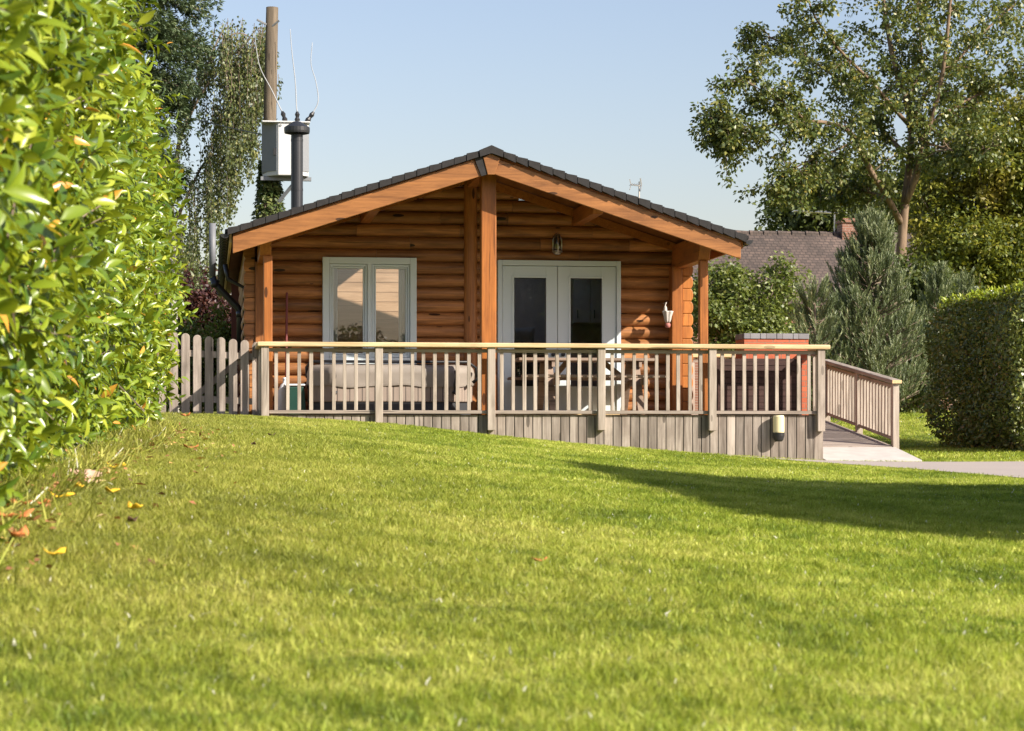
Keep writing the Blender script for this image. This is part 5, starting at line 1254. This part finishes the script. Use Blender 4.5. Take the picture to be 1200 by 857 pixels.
# ------------------------------------------------------------------ leaves and stones on the grass
def fallen(px, py, Yg, size, mat, label, name='fallen_leaf', cat='leaf', group='leaves fallen by the hedge', rot=0, seed=0):
    # put on the lawn where the sight line meets it
    r = random.Random(seed + int(px)); lo, hi = 3.5, 29.0
    for _ in range(50):
        m = (lo + hi) / 2
        if Z(px, py, m) > tz(X(px, m), m): lo = m
        else: hi = m
    Y = lo; x = X(px, Y); z = tz(x, Y) + .016
    mb = MB(); n = 12; vs = []
    for j, (w0, sc) in enumerate(((0, 1.0), (1, .5), (2, .05))):
        for i in range(n):
            a = 2 * math.pi * i / n; rr = sc * (1 + .18 * math.cos(2 * a) + .10 * math.cos(5 * a + seed)); lx_ = math.cos(a) * size * .62 * rr; ly_ = math.sin(a) * size * .36 * rr
            curl = .55 * (lx_ ** 2) / size + .9 * ly_ * ly_ / size + .12 * size * math.sin(3 * a + seed) * sc
            ca, sa = math.cos(rot), math.sin(rot); vs.append((x + lx_ * ca - ly_ * sa, Y + lx_ * sa + ly_ * ca, z + curl))
    fs = [(j * n + i, j * n + (i + 1) % n, (j + 1) * n + (i + 1) % n, (j + 1) * n + i) for j in range(2) for i in range(n)] + [tuple(range(2 * n, 3 * n))]
    o = mb.add(vs, fs).build(name, mat, base=(x, Y, z), smooth=True)
    sm = o.modifiers.new('thick', 'SOLIDIFY'); sm.thickness = .002
    tag(o, label, cat, group)
FL = [(15, 612, .12, 'litter_orange', 'largest curled orange leaf at the left edge below the hedge'), (22, 634, .11, 'litter_orange', 'orange leaf lying lowest under the hedge, at the left edge'), (25, 596, .08, 'litter_orange', 'smaller orange leaf just above the two big orange ones'),
      (64, 655, .075, 'litter_yellow', 'bright yellow leaf lying alone on open grass at lower left'), (158, 600, .085, 'litter_yellow', 'yellow leaf on the grass furthest right from the hedge foot'), (72, 587, .09, 'litter_yellow', 'yellow leaf beside the pale stones at the hedge foot'),
      (92, 576, .09, 'litter_yellow', 'pale yellow leaf between the hedge foot and the pink stones'), (136, 551, .10, 'litter_yellow', 'golden leaf lying halfway along the hedge foot'), (132, 581, .08, 'litter_yellow', 'small golden leaf right of the stones'), (50, 595, .07, 'litter_orange', 'thin rusty leaf close under the hedge'),
      (224, 528, .10, 'litter_orange', 'small rusty leaf on the lawn below the picket fence'), (297, 523, .07, 'litter_brown', 'small brown leaf on the lawn below the deck corner'), (632, 662, .055, 'litter_orange', 'single orange leaf in the middle of the lawn'), (155, 615, .06, 'litter_brown', 'small dark leaf just below the lone yellow leaf'), (217, 489, .12, 'litter_orange', 'orange leaf in front of the fence foot'), (318, 512, .07, 'litter_brown', 'dark leaf on the lawn nearest the deck')]
for i, (a, b, s, m, lab) in enumerate(FL): fallen(a, b, 0, s * .82, m, lab, rot=i * 1.3, seed=i)
def stone(px, py, s, label, mat='stone_pink'):
    lo, hi = 3.5, 29.0
    for _ in range(50):
        m = (lo + hi) / 2
        if Z(px, py, m) > tz(X(px, m), m): lo = m
        else: hi = m
    x, Y = X(px, lo), lo; z = tz(x, Y); r = random.Random(int(px)); mb = MB(); prof = [(.3 * s, 0), (.52 * s, .12 * s), (.5 * s, .3 * s), (.3 * s, .42 * s), (.06 * s, .45 * s)]; mb.lathe((x, Y, z), prof, 10, 3, .22)
    mb.v = [(v[0] + r.uniform(-.06, .06) * s, v[1] + r.uniform(-.06, .06) * s, v[2] + r.uniform(-.05, .05) * s) for v in mb.v]
    tag(mb.build('stone', mat, base=(x, Y, z)), label, 'stone', 'stones along the hedge foot')
for a, b, s, lab in ((104, 562, .14, 'pale pinkish stone largest of those along the hedge foot'), (92, 559, .10, 'flat pink stone just left of the largest pale stone'), (106, 568, .08, 'small reddish stone below the largest pale stone'), (174, 510, .13, 'pale stone at the far end of the hedge foot'), (160, 521, .12, 'reddish stone near the far end of the hedge'), (82, 556, .08, 'reddish pebble closest under the hedge leaves')): stone(a, b, s * .75, lab)

# ------------------------------------------------------------------ light, sky, camera
w = bpy.data.worlds.new('World'); scene.world = w; w.use_nodes = True; nt = w.node_tree; nt.nodes.clear()
sky = nt.nodes.new('ShaderNodeTexSky'); sky.sky_type = 'NISHITA'; sky.sun_disc = False
sky.sun_elevation = math.asin(SUN.z); sky.sun_rotation = math.atan2(SUN.x, SUN.y)
sky.air_density = 1.3; sky.dust_density = 1.5; sky.ozone_density = 1.0
bg = nt.nodes.new('ShaderNodeBackground'); bg.inputs[1].default_value = .086; out_ = nt.nodes.new('ShaderNodeOutputWorld')
tint = nt.nodes.new('ShaderNodeMix'); tint.data_type = 'RGBA'; tint.blend_type = 'MULTIPLY'; tint.inputs[0].default_value = 1.0; tint.inputs[7].default_value = (1.03, .965, 1.08, 1)
nt.links.new(sky.outputs[0], tint.inputs[6]); nt.links.new(tint.outputs[2], bg.inputs[0]); nt.links.new(bg.outputs[0], out_.inputs[0])
sd_ = bpy.data.lights.new('sun', 'SUN'); sd_.energy = 5.0; sd_.angle = R(.55); sd_.color = (1.0, .915, .80)
so = bpy.data.objects.new('sun', sd_); COL.objects.link(so); so.rotation_euler = (-SUN).to_track_quat('-Z', 'Y').to_euler(); so.location = (20, -16, 18)
cam = bpy.data.cameras.new('camera'); co = bpy.data.objects.new('camera', cam); COL.objects.link(co); scene.camera = co
co.location = (0, 0, 0); co.rotation_euler = (R(90), 0, -PSI); cam.sensor_width = 36; cam.sensor_fit = 'HORIZONTAL'; cam.lens = 36 * F / 1200
cam.shift_y = (HY - 428.5) / 1200; cam.clip_end = 4000; cam.clip_start = .05
cam.dof.use_dof = True; cam.dof.focus_distance = 29.6; cam.dof.aperture_fstop = 7.5
vs_ = scene.view_settings; vs_.view_transform = 'Standard'; vs_.look = 'None'; vs_.exposure = .92; vs_.gamma = 1.0; vs_.use_curve_mapping = False
scene.cycles.max_bounces = 8; scene.cycles.transparent_max_bounces = 16; scene.cycles.use_denoising = True
for o in bpy.data.objects:
    if '_w' in o: del o['_w']
